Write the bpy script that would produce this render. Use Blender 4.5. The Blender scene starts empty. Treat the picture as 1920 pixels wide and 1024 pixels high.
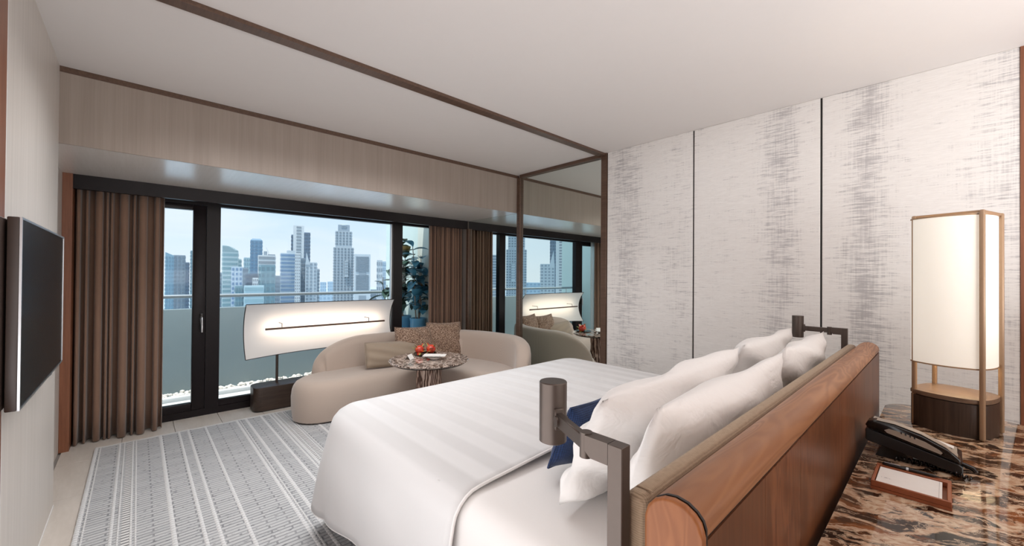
import bpy, bmesh, math, random
from mathutils import Matrix, Vector
R = random.Random(7)
sc = bpy.context.scene
COL = sc.collection
PI = math.pi
rad = math.radians

# ------------------------------------------------------------------ camera
H = 1.418
F_PX = 755.35
yaw, pitch, roll = rad(42.868), rad(0.4089), rad(0.4223)
f0 = Vector((math.sin(yaw), math.cos(yaw), 0)); r0 = Vector((math.cos(yaw), -math.sin(yaw), 0)); u0 = Vector((0, 0, 1))
FW = f0 * math.cos(pitch) + u0 * math.sin(pitch); UP = -f0 * math.sin(pitch) + u0 * math.cos(pitch)
RT = r0 * math.cos(roll) + UP * math.sin(roll); UP = -r0 * math.sin(roll) + UP * math.cos(roll)
cd = bpy.data.cameras.new('camera'); cam = bpy.data.objects.new('camera', cd); COL.objects.link(cam)
cd.sensor_width = 36; cd.sensor_fit = 'HORIZONTAL'; cd.lens = F_PX / 1920 * 36; cd.clip_start = .03; cd.clip_end = 5000
mw = Matrix.Identity(4)
for i in range(3):
    mw[i][0], mw[i][1], mw[i][2] = RT[i], UP[i], -FW[i]
mw[2][3] = H
cam.matrix_world = mw
sc.camera = cam

# ------------------------------------------------------------------ world, sun, lights, exposure
sc.view_settings.view_transform = 'Standard'; sc.view_settings.look = 'None'
sc.view_settings.exposure = 0.0; sc.view_settings.gamma = 1.0; sc.view_settings.use_curve_mapping = False
sc.cycles.use_denoising = True
sc.cycles.max_bounces = 10; sc.cycles.diffuse_bounces = 6; sc.cycles.glossy_bounces = 5
sc.cycles.transparent_max_bounces = 16; sc.cycles.transmission_bounces = 6
sc.cycles.caustics_reflective = True; sc.cycles.caustics_refractive = False
sc.cycles.sample_clamp_indirect = 6.0

W = bpy.data.worlds.new('sky'); sc.world = W; W.use_nodes = True
nt = W.node_tree; nt.nodes.clear()
def wn(t, **kw):
    n = nt.nodes.new(t)
    for k, v in kw.items(): setattr(n, k, v)
    return n
tc = wn('ShaderNodeTexCoord'); sep = wn('ShaderNodeSeparateXYZ'); nt.links.new(tc.outputs['Generated'], sep.inputs[0])
gr = wn('ShaderNodeValToRGB'); nt.links.new(sep.outputs['Z'], gr.inputs[0])
e = gr.color_ramp.elements
e[0].position = 0.0; e[0].color = (.72, .81, .89, 1); e[1].position = .9; e[1].color = (.24, .48, .82, 1)
x = e.new(.10); x.color = (.60, .75, .89, 1); x = e.new(.3); x.color = (.50, .71, .90, 1)
mp = wn('ShaderNodeMapping'); mp.inputs['Scale'].default_value = (1.5, 1.5, 7); nt.links.new(tc.outputs['Generated'], mp.inputs[0])
nz = wn('ShaderNodeTexNoise'); nz.inputs['Scale'].default_value = 1.9; nz.inputs['Detail'].default_value = 7; nz.inputs['Distortion'].default_value = .5
nt.links.new(mp.outputs[0], nz.inputs['Vector'])
cr = wn('ShaderNodeValToRGB'); cr.color_ramp.elements[0].position = .42; cr.color_ramp.elements[1].position = .68
cr.color_ramp.elements[0].color = (0, 0, 0, 1); cr.color_ramp.elements[1].color = (.85, .85, .85, 1)
nt.links.new(nz.outputs['Fac'], cr.inputs[0])
mx = wn('ShaderNodeMix', data_type='RGBA'); nt.links.new(cr.outputs[0], mx.inputs['Factor']); nt.links.new(gr.outputs[0], mx.inputs[6])
mx.inputs[7].default_value = (.74, .82, .89, 1)
bg = wn('ShaderNodeBackground'); bg.inputs['Strength'].default_value = 1.2; nt.links.new(mx.outputs[2], bg.inputs[0])
wo = wn('ShaderNodeOutputWorld'); nt.links.new(bg.outputs[0], wo.inputs[0])

def light(name, kind, loc, energy, color=(1, 1, 1), size=1, size_y=None, direction=(0, 0, -1), parent=None, **kw):
    d = bpy.data.lights.new(name, kind); d.energy = energy; d.color = color
    if kind == 'AREA':
        d.shape = 'RECTANGLE'; d.size = size; d.size_y = size_y or size
    for k, v in kw.items():
        if k != 'portal': setattr(d, k, v)
    if kw.get('portal'): d.cycles.is_portal = True
    o = bpy.data.objects.new(name, d); COL.objects.link(o); o.location = loc
    o.rotation_euler = Vector(direction).to_track_quat('-Z', 'Y').to_euler()
    if parent: o.parent = parent; o.location = Vector(loc) - parent.location
    return o
light('sun', 'SUN', (0, -5, 30), 5.2, (1, .96, .90), direction=(.30, .10, -.95), angle=rad(.6))
light('window_portal', 'AREA', (1.52, 5.16, 1.1), 1, size=3.9, size_y=2.1, direction=(0, -1, 0), portal=True)
# room lighting: added fill lamps at left, overhead, rear wall and facing the ceiling
light('left_fill', 'AREA', (-.34, 1.05, 1.25), 36, (.97, .985, 1), 1.9, 2.1, (1, .15, .55))  # added side fill; the wall is closed here
light('bed_fill', 'AREA', (1.6, 1.35, 2.655), 7, (.98, .985, 1), 2.8, 1.3, (0, 0, -1))  # added fill above the bed, no fitting on the ceiling
light('front_fill', 'AREA', (1.15, 2.8, 2.655), 38, (.98, .985, 1), 2.1, .9, (0, 0, -1), spread=rad(130))  # fill lamp added to brighten rug, sofa and curtains
light('rear_fill', 'AREA', (1.5, -2.40, 1.5), 32, (1, .985, .96), 3.2, 1.8, (0, 1, .1))  # soft forward fill added behind the camera, no real source
light('upward_fill', 'AREA', (1.5, -1.3, 1.35), 66, (.97, .98, 1), 3.2, 1.2, (0, .25, 1))  # added to brighten the ceiling from below; there is no cove

# ------------------------------------------------------------------ material helpers
class NT:
    def __init__(s, name):
        s.m = bpy.data.materials.new(name); s.m.use_nodes = True
        s.t = s.m.node_tree; s.t.nodes.clear()
        s.out = s.t.nodes.new('ShaderNodeOutputMaterial')
    def n(s, typ, ins=None, **props):
        n = s.t.nodes.new(typ)
        for k, v in props.items(): setattr(n, k, v)
        for k, v in (ins or {}).items(): s.set(n.inputs[k], v)
        return n
    def set(s, inp, v):
        if isinstance(v, bpy.types.NodeSocket): s.t.links.new(v, inp)
        elif isinstance(v, bpy.types.Node): s.t.links.new(v.outputs[0], inp)
        else:
            if isinstance(v, (tuple, list)) and inp.type == 'RGBA' and len(v) == 3: v = (*v, 1)
            inp.default_value = v
    def co(s, scale=(1, 1, 1), rot=(0, 0, 0), loc=(0, 0, 0), kind='Object'):
        c = s.n('ShaderNodeTexCoord')
        return s.n('ShaderNodeMapping', {'Vector': c.outputs[kind], 'Scale': scale, 'Rotation': rot, 'Location': loc}).outputs[0]
    def noise(s, vec, scale=1, detail=4, rough=.5, dist=0):
        return s.n('ShaderNodeTexNoise', {'Vector': vec, 'Scale': scale, 'Detail': detail, 'Roughness': rough, 'Distortion': dist}).outputs['Fac']
    def ramp(s, fac, stops, interp='LINEAR'):
        n = s.n('ShaderNodeValToRGB', {0: fac}); n.color_ramp.interpolation = interp
        el = n.color_ramp.elements
        while len(el) < len(stops): el.new(.5)
        for q, (p, c) in zip(el, stops):
            q.position = p; q.color = (c, c, c, 1) if not isinstance(c, (tuple, list)) else (*c, 1)
        return n.outputs[0]
    def mix(s, fac, a, b, mode='MIX'):
        n = s.n('ShaderNodeMix', data_type='RGBA', blend_type=mode)
        s.set(n.inputs[0], fac); s.set(n.inputs[6], a); s.set(n.inputs[7], b)
        return n.outputs[2]
    def math(s, op, a, b=0.0, c=0.0):
        n = s.n('ShaderNodeMath', operation=op); s.set(n.inputs[0], a); s.set(n.inputs[1], b); s.set(n.inputs[2], c)
        return n.outputs[0]
    def sep(s, vec):
        return s.n('ShaderNodeSeparateXYZ', {0: vec}).outputs
    def bump(s, h, strength=.2, dist=.01):
        return s.n('ShaderNodeBump', {'Height': h, 'Strength': strength, 'Distance': dist}).outputs[0]
    def bsdf(s, col, rough=.5, metal=0, normal=None, spec=.5, coat=0, sheen=0, emit=None, estr=0, sub=0, trans=0):
        b = s.n('ShaderNodeBsdfPrincipled', {'Base Color': col, 'Roughness': rough, 'Metallic': metal, 'Specular IOR Level': spec,
            'Coat Weight': coat, 'Coat Roughness': .2, 'Sheen Weight': sheen})
        if normal is not None: s.set(b.inputs['Normal'], normal)
        if emit is not None: s.set(b.inputs['Emission Color'], emit); s.set(b.inputs['Emission Strength'], estr)
        s.t.links.new(b.outputs[0], s.out.inputs[0]); return b
def grain(name, col, dark, scale=(40, 40, 1.2), rough=.45, spec=.5, amt=1.0, bump=.04, coat=0):
    """fine streaked surface; the small scale axis is the direction of the grain"""
    s = NT(name); c = s.co(scale)
    a = s.noise(c, 1.0, 6, .6, .4); b = s.noise(c, 5.0, 3, .6)
    f = s.math('ADD', s.math('MULTIPLY', a, .7), s.math('MULTIPLY', b, .3))
    k = s.ramp(f, [(.35, dark), (.62, col)])
    s.bsdf(k, rough, spec=spec, coat=coat, normal=s.bump(f, bump, .002)); return s.m
def plain(name, col, rough=.5, metal=0, spec=.5, noise_amt=.06, scale=60, bump=.05, **kw):
    s = NT(name); f = s.noise(s.co((scale,) * 3), 1, 3)
    d = tuple(max(0, c * (1 - noise_amt)) for c in col)
    s.bsdf(s.mix(f, d, col), rough, metal, spec=spec, normal=s.bump(f, bump, .001), **kw); return s.m
def weave(name, col, dark, scale=500, rough=.85, sheen=.3, contrast=.5, bump=.3):
    s = NT(name); c = s.co()
    w1 = s.n('ShaderNodeTexWave', {'Vector': c, 'Scale': scale / 6.28, 'Distortion': 1.5, 'Detail': 1}, bands_direction='X').outputs['Fac']
    w2 = s.n('ShaderNodeTexWave', {'Vector': c, 'Scale': scale / 6.28, 'Distortion': 1.5, 'Detail': 1}, bands_direction='Z').outputs['Fac']
    w3 = s.noise(c, scale * .2, 4)
    f = s.math('ADD', s.math('MULTIPLY', w1, .3), s.math('ADD', s.math('MULTIPLY', w2, .3), s.math('MULTIPLY', w3, .4)))
    s.bsdf(s.ramp(f, [(.5 - contrast / 2, dark), (.5 + contrast / 2, col)]), rough, spec=.25, sheen=sheen, normal=s.bump(f, bump, .002)); return s.m

M = {}
M['ceiling'] = plain('ceiling_paint', (.70, .665, .645), .75, spec=.25, noise_amt=.02, scale=15)
M['veneer_wall'] = grain('pale_veneer', (.66, .61, .565), (.58, .535, .49), (38, 38, .8), .42, .4)
M['veneer_bulk'] = grain('taupe_veneer', (.33, .275, .235), (.28, .23, .195), (30, 30, .6), .42, .35)
M['veneer_soffit'] = grain('gloss_veneer', (.90, .86, .82), (.84, .80, .75), (38, 2.0, 38), .27, 1.0, bump=.02, coat=.5)
M['trim'] = grain('dark_bronze_wood', (.125, .072, .048), (.075, .042, .028), (60, 3, 60), .35)
M['black_frame'] = plain('black_anodised', (.014, .010, .011), .35, .0, .2, .2, 40)
M['tv_casing'] = plain('dark_brown_casing', (.045, .028, .022), .45)
M['rail_steel'] = plain('grey_rail_steel', (.36, .41, .44), .5, .5)
M['redwood'] = grain('red_brown_wood', (.27, .105, .052), (.18, .062, .03), (60, 60, 2.2), .4)
M['mirror'] = plain('mirror_silver', (.80, .86, .83), .012, 1.0, noise_amt=0, bump=0)
M['floor_tile'] = grain('beige_floor_tile', (.60, .545, .49), (.53, .475, .42), (14, 3, 14), .38, bump=.02)
M['grout'] = plain('grout', (.36, .32, .29), .8)
M['white_metal'] = plain('white_paint', (.78, .77, .75), .5)
M['chrome'] = plain('brushed_steel', (.55, .56, .58), .28, 1.0)
M['bronze'] = plain('dark_bronze_metal', (.105, .082, .070), .40, .7, noise_amt=.1)
M['brass'] = plain('tan_lacquered_metal', (.40, .265, .165), .42, .25, noise_amt=.1)
M['black_plastic'] = plain('black_plastic', (.012, .011, .011), .3, spec=.5)
M['black_gloss'] = plain('black_gloss', (.006, .006, .006), .12, spec=.5, bump=0)
M['grey_plastic'] = plain('grey_phone_plastic', (.34, .285, .23), .42)
M['seam_black'] = plain('black_inlay', (.008, .006, .005), .5)
M['white_linen'] = plain('white_cotton', (.74, .715, .695), .8, spec=.2, noise_amt=.03, scale=300, bump=.06, sheen=.2)
M['paper'] = plain('white_paper', (.76, .72, .68), .7)
M['leather'] = plain('cognac_leather', (.30, .085, .03), .42, noise_amt=.2, scale=200, bump=.15)
M['sofa'] = weave('taupe_suede', (.49, .40, .34), (.43, .345, .285), 1200, .9, .5, .7, .08)
M['beige_cushion'] = weave('beige_linen', (.36, .285, .215), (.26, .20, .145), 900, .9, .3, .8, .2)
M['blue_cushion'] = weave('navy_weave', (.020, .048, .14), (.002, .006, .025), 300, .85, .2, .6, .6)
M['curtain'] = weave('brown_curtain', (.27, .165, .115), (.205, .122, .083), 900, .85, .25, .7, .1)
M['headboard_fabric'] = weave('straw_fabric', (.40, .295, .20), (.22, .15, .095), 500, .9, .2, .7, .5)

# tweed
s = NT('brown_tweed'); c = s.co()
n1 = s.noise(s.co((1, 1, .3)), 260, 2, .6); n2 = s.noise(s.co((.3, 1, 1)), 230, 2, .6); n3 = s.noise(c, 90, 3)
f = s.math('MULTIPLY', s.math('ADD', s.math('ADD', n1, n2), n3), .333)
s.bsdf(s.ramp(f, [(.40, (.04, .022, .015)), (.47, (.17, .10, .068)), (.53, (.33, .22, .155)), (.60, (.60, .47, .37))]), .92, spec=.2, sheen=.2, normal=s.bump(f, .9, .006))
M['tweed'] = s.m
# striped duvet: sateen stripes along the length of the bed
s = NT('striped_sateen'); c = s.co(); X = s.sep(c)[0]
w = s.math('SINE', s.math('MULTIPLY', X, 2 * PI / .155))
st = s.ramp(s.math('MULTIPLY_ADD', w, .5, .5), [(.30, 0.), (.70, 1.)])
fn = s.noise(s.co((260,) * 3), 1, 3)
s.bsdf(s.mix(st, (.55, .54, .535), (.62, .61, .605)), s.ramp(st, [(0, .72), (1, .42)]), spec=.35, sheen=.15, normal=s.bump(fn, .05, .001))
M['duvet'] = s.m
s = NT('pillow_cotton'); c1 = s.noise(s.co((7, 4, 9), (.3, .5, .2)), 1, 3, .55, 1.5); c2 = s.noise(s.co((300,) * 3), 1, 2)
s.bsdf((.77, .745, .725), .75, spec=.25, sheen=.15, normal=s.bump(s.math('ADD', s.math('MULTIPLY', c1, 1.0), s.math('MULTIPLY', c2, .01)), .35, .03)); M['pillow'] = s.m
# walnut
def walnut(name, scale, a, b, d):
    s = NT(name); c = s.co(scale)
    n0 = s.noise(c, 1.0, 3, .5, .8); fine = s.noise(s.co(tuple(v * 14 for v in scale)), 1.0, 4, .6)
    ring = s.math('MULTIPLY_ADD', s.math('SINE', s.math('MULTIPLY', n0, 120.0)), .5, .5)
    f = s.math('ADD', s.math('MULTIPLY', ring, .55), s.math('MULTIPLY', fine, .45))
    big = s.noise(s.co(tuple(v * .45 for v in scale)), 1.0, 2)
    k = s.mix(s.ramp(f, [(.25, 0.), (.75, 1.)]), b, a)
    k = s.mix(s.ramp(big, [(.40, .8), (.62, 0.)]), k, d)
    s.bsdf(k, .36, spec=.25, normal=s.bump(f, .05, .001)); return s.m
M['walnut'] = walnut('walnut_lengthwise', (.9, 7, 7), (.47, .215, .092), (.28, .108, .042), (.22, .10, .050))
M['walnut_cap'] = walnut('walnut_end_cap', (3, 9, 2.2), (.42, .165, .062), (.24, .082, .028), (.27, .10, .038))
M['walnut_v'] = walnut('walnut_upright', (7, 7, .7), (.19, .066, .025), (.115, .036, .013), (.09, .034, .015))
M['dark_oak'] = grain('dark_oak', (.055, .034, .024), (.028, .016, .011), (3, 80, 80), .4)
M['dark_oak_v'] = grain('dark_oak_upright', (.060, .036, .024), (.026, .015, .010), (80, 80, 2), .42)
M['oak_top'] = grain('brown_oak_top', (.20, .13, .085), (.11, .068, .043), (80, 5, 80), .38)
# marbles
def marble(name, scale, rotz, dark, brown, orange, cream, rough=.06):
    s = NT(name)
    c0 = s.co((1, 1, 1), (0, 0, rotz))
    wob = s.n('ShaderNodeTexNoise', {'Vector': c0, 'Scale': 7, 'Detail': 5}).outputs['Color']
    add = s.n('ShaderNodeVectorMath', {0: wob, 1: (.5, .5, .5)}, operation='SUBTRACT').outputs[0]
    sc_ = s.n('ShaderNodeVectorMath', {0: add, 3: .14}, operation='SCALE').outputs[0]
    v = s.n('ShaderNodeVectorMath', {0: c0, 1: sc_}, operation='ADD').outputs[0]
    v = s.n('ShaderNodeVectorMath', {0: v, 1: scale}, operation='MULTIPLY').outputs[0]
    vor = s.n('ShaderNodeTexVoronoi', {'Vector': v, 'Scale': 1.0, 'Randomness': 1.0}, feature='DISTANCE_TO_EDGE').outputs['Distance']
    cell = s.n('ShaderNodeTexVoronoi', {'Vector': v, 'Scale': 1.0, 'Randomness': 1.0}, feature='F1')
    cc = s.sep(cell.outputs['Color'])[0]
    n1 = s.noise(v, .8, 6, .65); n2 = s.noise(v, 1.9, 6, .7, 1.0); n3 = s.noise(v, 7, 4, .6)
    base = s.mix(s.ramp(cc, [(.25, 0.), (.75, 1.)]), dark, brown)
    base = s.mix(s.ramp(n3, [(.35, .0), (.75, .5)]), base, tuple(c * .35 for c in brown))
    base = s.mix(s.ramp(n1, [(.53, 0.), (.64, .85)]), base, orange)
    wid = s.math('MULTIPLY', s.ramp(n2, [(.36, 0.), (.66, 1.)]), .24)
    vein = s.math('LESS_THAN', vor, wid)
    soft = s.ramp(s.math('DIVIDE', vor, s.math('ADD', wid, .012)), [(.55, 1.), (1.0, 0.)])
    k = s.mix(soft, base, s.mix(s.ramp(n3, [(.40, 0.), (.66, .8)]), cream, orange))
    thin = s.ramp(s.math('ABSOLUTE', s.math('SUBTRACT', s.noise(v, 1.3, 5, .6, .6), .5)), [(.0, .8), (.018, .0)])
    k = s.mix(thin, k, cream)
    s.bsdf(k, rough, spec=.45); return s.m
M['marble'] = marble('brown_breccia_marble', (5.5, 13, 5.5), rad(62), (.012, .006, .004), (.085, .040, .020), (.28, .095, .028), (.62, .47, .33))
M['marble_table'] = marble('dark_veined_marble', (17, 24, 17), rad(20), (.022, .014, .011), (.10, .062, .045), (.20, .12, .085), (.60, .50, .43))
# wallpaper: cream weave with grey horizontal slubs gathered in upright bands
s = NT('woven_wallpaper'); c = s.co(); S = s.sep(c); Y, Z = S[1], S[2]
band = None
for yc, sg, am in ((2.13, .16, .9), (.83, .10, .85), (.36, .085, 1.0), (-.25, .10, .7), (1.62, .12, .35), (-.9, .12, .8)):
    d = s.math('DIVIDE', s.math('SUBTRACT', Y, yc), sg)
    g = s.math('MULTIPLY', s.math('EXPONENT', s.math('MULTIPLY', s.math('MULTIPLY', d, d), -.5)), am)
    band = g if band is None else s.math('MAXIMUM', band, g)
low = s.noise(s.co((1, 2.2, .9)), 1.0, 3)
dens = s.math('ADD', s.math('MULTIPLY', band, .125), s.math('MULTIPLY', low, .16))
h1 = s.noise(s.co((1, 8, 120)), 1.0, 4, .7); h2 = s.noise(s.co((1, 18, 260)), 1.0, 3, .6)
v1 = s.noise(s.co((1, 130, 5)), 1.0, 3, .6); cl = s.noise(s.co((1, 9, 11)), 1.0, 3, .6)
t = s.math('ADD', s.math('ADD', s.math('MULTIPLY', h1, .62), s.math('MULTIPLY', v1, .20)), s.math('MULTIPLY', cl, .18))
t = s.math('ADD', t, dens)
m1 = s.ramp(t, [(.65, 0.), (.785, 1.)])
k = s.mix(s.ramp(h2, [(.35, .0), (.7, 1.)]), (.75, .725, .70), (.83, .81, .785))
k = s.mix(s.math('MULTIPLY', m1, .66), k, (.30, .285, .30))
s.bsdf(k, .7, spec=.3, normal=s.bump(t, .12, .002)); M['wallpaper'] = s.m
# rug field
s = NT('rug_field'); c = s.co((1, 1, 1)); S = s.sep(c)
br = s.n('ShaderNodeTexBrick', {'Vector': c, 'Color1': (.50, .50, .50, 1), 'Color2': (.40, .405, .41, 1), 'Mortar': (.15, .155, .165, 1),
    'Scale': 1.0, 'Mortar Size': .0055, 'Mortar Smooth': .5, 'Brick Width': .19, 'Row Height': .030, 'Bias': -.3})
n = s.noise(c, 220, 3); big = s.noise(s.co((1.4, 14, 1)), 1, 3)
k = s.mix(.35, br.outputs['Color'], s.mix(n, (.30, .30, .305), (.54, .54, .54)))
k = s.mix(s.ramp(big, [(.4, 0.), (.7, .35)]), k, (.52, .52, .52))
k = s.mix(s.ramp(s.noise(s.co((34, 60, 1)), 1, 1), [(.66, 0.), (.70, .65)]), k, (.13, .13, .14))
s.bsdf(k, .95, spec=.1, normal=s.bump(s.math('ADD', s.math('MULTIPLY', br.outputs['Fac'], -1.0), s.math('MULTIPLY', n, .4)), .6, .006)); M['rug'] = s.m
s = NT('rug_cord'); c = s.co((1, 1, 1)); n = s.noise(c, 140, 3)
w = s.n('ShaderNodeTexWave', {'Vector': c, 'Scale': 12.0, 'Distortion': 2.0}, bands_direction='Y').outputs['Fac']
s.bsdf(s.mix(w, (.54, .535, .53), (.68, .675, .67)), .95, spec=.1, normal=s.bump(s.math('ADD', w, n), .5, .006)); M['rug_cord'] = s.m
s = NT('rug_ladder'); c = s.co()
w = s.n('ShaderNodeTexWave', {'Vector': c, 'Scale': 10.5, 'Distortion': .4}, bands_direction='Y').outputs['Fac']
s.bsdf(s.ramp(w, [(.35, (.22, .22, .22)), (.6, (.66, .645, .63))]), .95, spec=.1, normal=s.bump(w, .5, .005)); M['rug_ladder'] = s.m
# glass panes
def glass(name, tint=(.93, .97, .98), refl=.07):
    s = NT(name)
    tr = s.n('ShaderNodeBsdfTransparent', {'Color': tint}); gl = s.n('ShaderNodeBsdfGlossy', {'Color': (1, 1, 1), 'Roughness': .0})
    fr = s.n('ShaderNodeFresnel', {'IOR': 1.16})
    m = s.n('ShaderNodeMixShader', {0: fr, 1: tr, 2: gl}); s.t.links.new(m.outputs[0], s.out.inputs[0]); return s.m
M['glass'] = glass('window_glass', (.975, .985, .985))
s = NT('sheer_voile')
a = s.n('ShaderNodeBsdfTransparent', {'Color': (1, 1, 1)}); b = s.n('ShaderNodeBsdfTranslucent', {'Color': (.85, .85, .83)})
b2 = s.n('ShaderNodeBsdfDiffuse', {'Color': (.82, .82, .80)}); m1 = s.n('ShaderNodeMixShader', {0: .5, 1: b, 2: b2})
m2 = s.n('ShaderNodeMixShader', {0: .72, 1: a, 2: m1}); s.t.links.new(m2.outputs[0], s.out.inputs[0]); M['sheer'] = s.m
# lit shades
s = NT('sail_paper'); n = s.noise(s.co((30, 30, 30)), 1, 3)
a = s.n('ShaderNodeBsdfDiffuse', {'Color': (.88, .84, .81)}); b = s.n('ShaderNodeBsdfTranslucent', {'Color': (.88, .83, .79)})
m = s.n('ShaderNodeMixShader', {0: .35, 1: a, 2: b}); s.t.links.new(m.outputs[0], s.out.inputs[0]); M['sail'] = s.m
s = NT('lit_lampshade'); n = s.noise(s.co((60, 60, 60)), 1, 2)
s.bsdf(s.mix(n, (.78, .75, .68), (.82, .79, .72)), .8, emit=(1, .93, .80), estr=.33); M['lampshade'] = s.m
s = NT('led'); em = s.n('ShaderNodeEmission', {'Color': (1, .83, .64), 'Strength': 1.6}); s.t.links.new(em.outputs[0], s.out.inputs[0]); M['led'] = s.m
# screen
s = NT('tv_screen'); s.bsdf((.004, .008, .010), .16, spec=.03); M['screen'] = s.m
# exterior
M['parapet'] = plain('parapet_paint', (.28, .36, .39), .6, noise_amt=.03, scale=8)
M['balcony_wall'] = plain('pale_green_render', (.66, .78, .74), .8, noise_amt=.03, scale=10)
M['balcony_column'] = plain('cream_render', (.74, .78, .70), .8, noise_amt=.03, scale=10)
M['balcony_floor'] = plain('pale_concrete', (.66, .69, .70), .7, noise_amt=.1, scale=12)
M['pebble'] = plain('white_pebble', (.80, .77, .72), .6, noise_amt=.15, scale=20)
M['pot'] = plain('sky_blue_glaze', (.13, .36, .56), .3)
M['leaf'] = plain('rubber_leaf', (.045, .095, .075), .22, noise_amt=.3, scale=25)
M['leaf_glare'] = plain('leaf_blue_glare', (.10, .33, .47), .3, noise_amt=.3, scale=25)  # blue reflection from the window glass put into the leaf colour
M['leaf_yellow'] = plain('yellowing_leaf', (.42, .33, .13), .4, noise_amt=.3, scale=25)
M['stem'] = plain('woody_stem', (.23, .19, .15), .7)
M['soil'] = plain('soil', (.05, .035, .025), .9)
M['fruit'] = None
s = NT('red_fruit_skin'); n = s.noise(s.co((40, 40, 40)), 1, 3)
s.bsdf(s.ramp(n, [(.35, (.40, .02, .015)), (.62, (.62, .07, .03)), (.75, (.65, .28, .06))]), .3); M['fruit'] = s.m
M['fruit_leaf'] = plain('green_scale', (.42, .42, .10), .4, noise_amt=.3, scale=80)
M['porcelain'] = plain('white_porcelain', (.80, .79, .77), .15)
# fluted metal of the side table base
s = NT('patinated_bronze'); c = s.co((1, 1, 1))
w = s.n('ShaderNodeTexWave', {'Vector': s.co((1, 1, .25)), 'Scale': 14, 'Distortion': 9, 'Detail': 3, 'Detail Scale': 1.2}, bands_direction='X').outputs['Fac']
s.bsdf(s.ramp(w, [(.2, (.10, .055, .042)), (.5, (.36, .22, .165)), (.85, (.62, .47, .39))]), .32, .45, normal=s.bump(w, .4, .01)); M['base_bronze'] = s.m

# ------------------------------------------------------------------ geometry helpers
class MB:
    def __init__(s): s.v = []; s.f = []
    def add(s, vs, fs, m=None):
        o = len(s.v)
        s.v += [tuple(m @ Vector(p)) if m else tuple(p) for p in vs]
        s.f += [tuple(i + o for i in f) for f in fs]
        return s
    def frombm(s, bm, m=None):
        bm.verts.index_update()
        s.add([v.co.copy() for v in bm.verts], [[v.index for v in f.verts] for f in bm.faces], m); bm.free(); return s
    def box(s, x0, x1, y0, y1, z0, z1, bev=0, seg=2, m=None):
        if bev <= 0:
            vs = [(x, y, z) for z in (z0, z1) for y in (y0, y1) for x in (x0, x1)]
            return s.add(vs, [(0, 2, 3, 1), (4, 5, 7, 6), (0, 1, 5, 4), (2, 6, 7, 3), (0, 4, 6, 2), (1, 3, 7, 5)], m)
        bm = bmesh.new(); bmesh.ops.create_cube(bm, size=1)
        for v in bm.verts: v.co = Vector(((x0 + x1) / 2 + v.co.x * (x1 - x0), (y0 + y1) / 2 + v.co.y * (y1 - y0), (z0 + z1) / 2 + v.co.z * (z1 - z0)))
        bmesh.ops.bevel(bm, geom=bm.edges[:], offset=bev, segments=seg, profile=.5, affect='EDGES')
        return s.frombm(bm, m)
    def prism(s, pts, h0, h1, bev=0, seg=2, m=None):
        """outline in xy extruded from z=h0 to z=h1; bev rounds the rims"""
        bm = bmesh.new()
        lo = [bm.verts.new((p[0], p[1], h0)) for p in pts]; hi = [bm.verts.new((p[0], p[1], h1)) for p in pts]
        n = len(pts); fa = bm.faces.new(list(reversed(lo))); fb = bm.faces.new(hi)
        for i in range(n): bm.faces.new((lo[i], lo[(i + 1) % n], hi[(i + 1) % n], hi[i]))
        if bev > 0:
            ed = list(set(fa.edges[:] + fb.edges[:]))
            bmesh.ops.bevel(bm, geom=ed, offset=bev, segments=seg, profile=.5, affect='EDGES')
        bmesh.ops.recalc_face_normals(bm, faces=bm.faces[:])
        return s.frombm(bm, m)
    def grid(s, rows, closed_u=False, closed_v=False, m=None):
        nv = len(rows); nu = len(rows[0]); vs = [p for r in rows for p in r]; fs = []
        for j in range(nv if closed_v else nv - 1):
            for i in range(nu if closed_u else nu - 1):
                a = j * nu + i; b = j * nu + (i + 1) % nu; c2 = ((j + 1) % nv) * nu + (i + 1) % nu; d = ((j + 1) % nv) * nu + i
                fs.append((a, b, c2, d))
        return s.add(vs, fs, m)
    def lathe(s, prof, n=32, c=(0, 0, 0), cap=True, fn=None, m=None):
        rows = []
        for (r, z) in prof:
            row = []
            for i in range(n):
                a = 2 * PI * i / n; rr = r * (fn(a, z) if fn else 1)
                row.append((c[0] + rr * math.cos(a), c[1] + rr * math.sin(a), c[2] + z))
            rows.append(row)
        o = len(s.v); s.grid(rows, closed_u=True, m=m)
        if cap:
            s.f.append(tuple(o + i for i in reversed(range(n)))); s.f.append(tuple(o + (len(prof) - 1) * n + i for i in range(n)))
        return s
    def tube(s, path, r, n=8, cap=True, sq=False, m=None):
        P = [Vector(p) for p in path]; rows = []; up = None
        for i, p in enumerate(P):
            t = (P[min(i + 1, len(P) - 1)] - P[max(i - 1, 0)]).normalized()
            if up is None:
                up = Vector((0, 0, 1)) if abs(t.z) < .9 else Vector((0, 1, 0))
            a = t.cross(up).normalized(); b = a.cross(t).normalized(); up = b
            rr = r[i] if isinstance(r, (list, tuple)) else r
            rows.append([tuple(p + a * (rr * math.cos(2 * PI * k / n + (PI / n if sq else 0))) + b * (rr * math.sin(2 * PI * k / n + (PI / n if sq else 0)))) for k in range(n)])
        o = len(s.v); s.grid(rows, closed_u=True, m=m)
        if cap:
            s.f.append(tuple(o + i for i in range(n))); s.f.append(tuple(o + (len(P) - 1) * n + i for i in reversed(range(n))))
        return s
def B(*a, **k): return MB().box(*a, **k)
WM = {}
def wmat(o): return WM.get(o.name, Matrix.Identity(4)) if o else Matrix.Identity(4)
def tag(o, label=None, cat=None, group=None, kind=None):
    if label: o['label'] = label
    if cat: o['category'] = cat
    if group: o['group'] = group
    if kind: o['kind'] = kind
    return o
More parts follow.
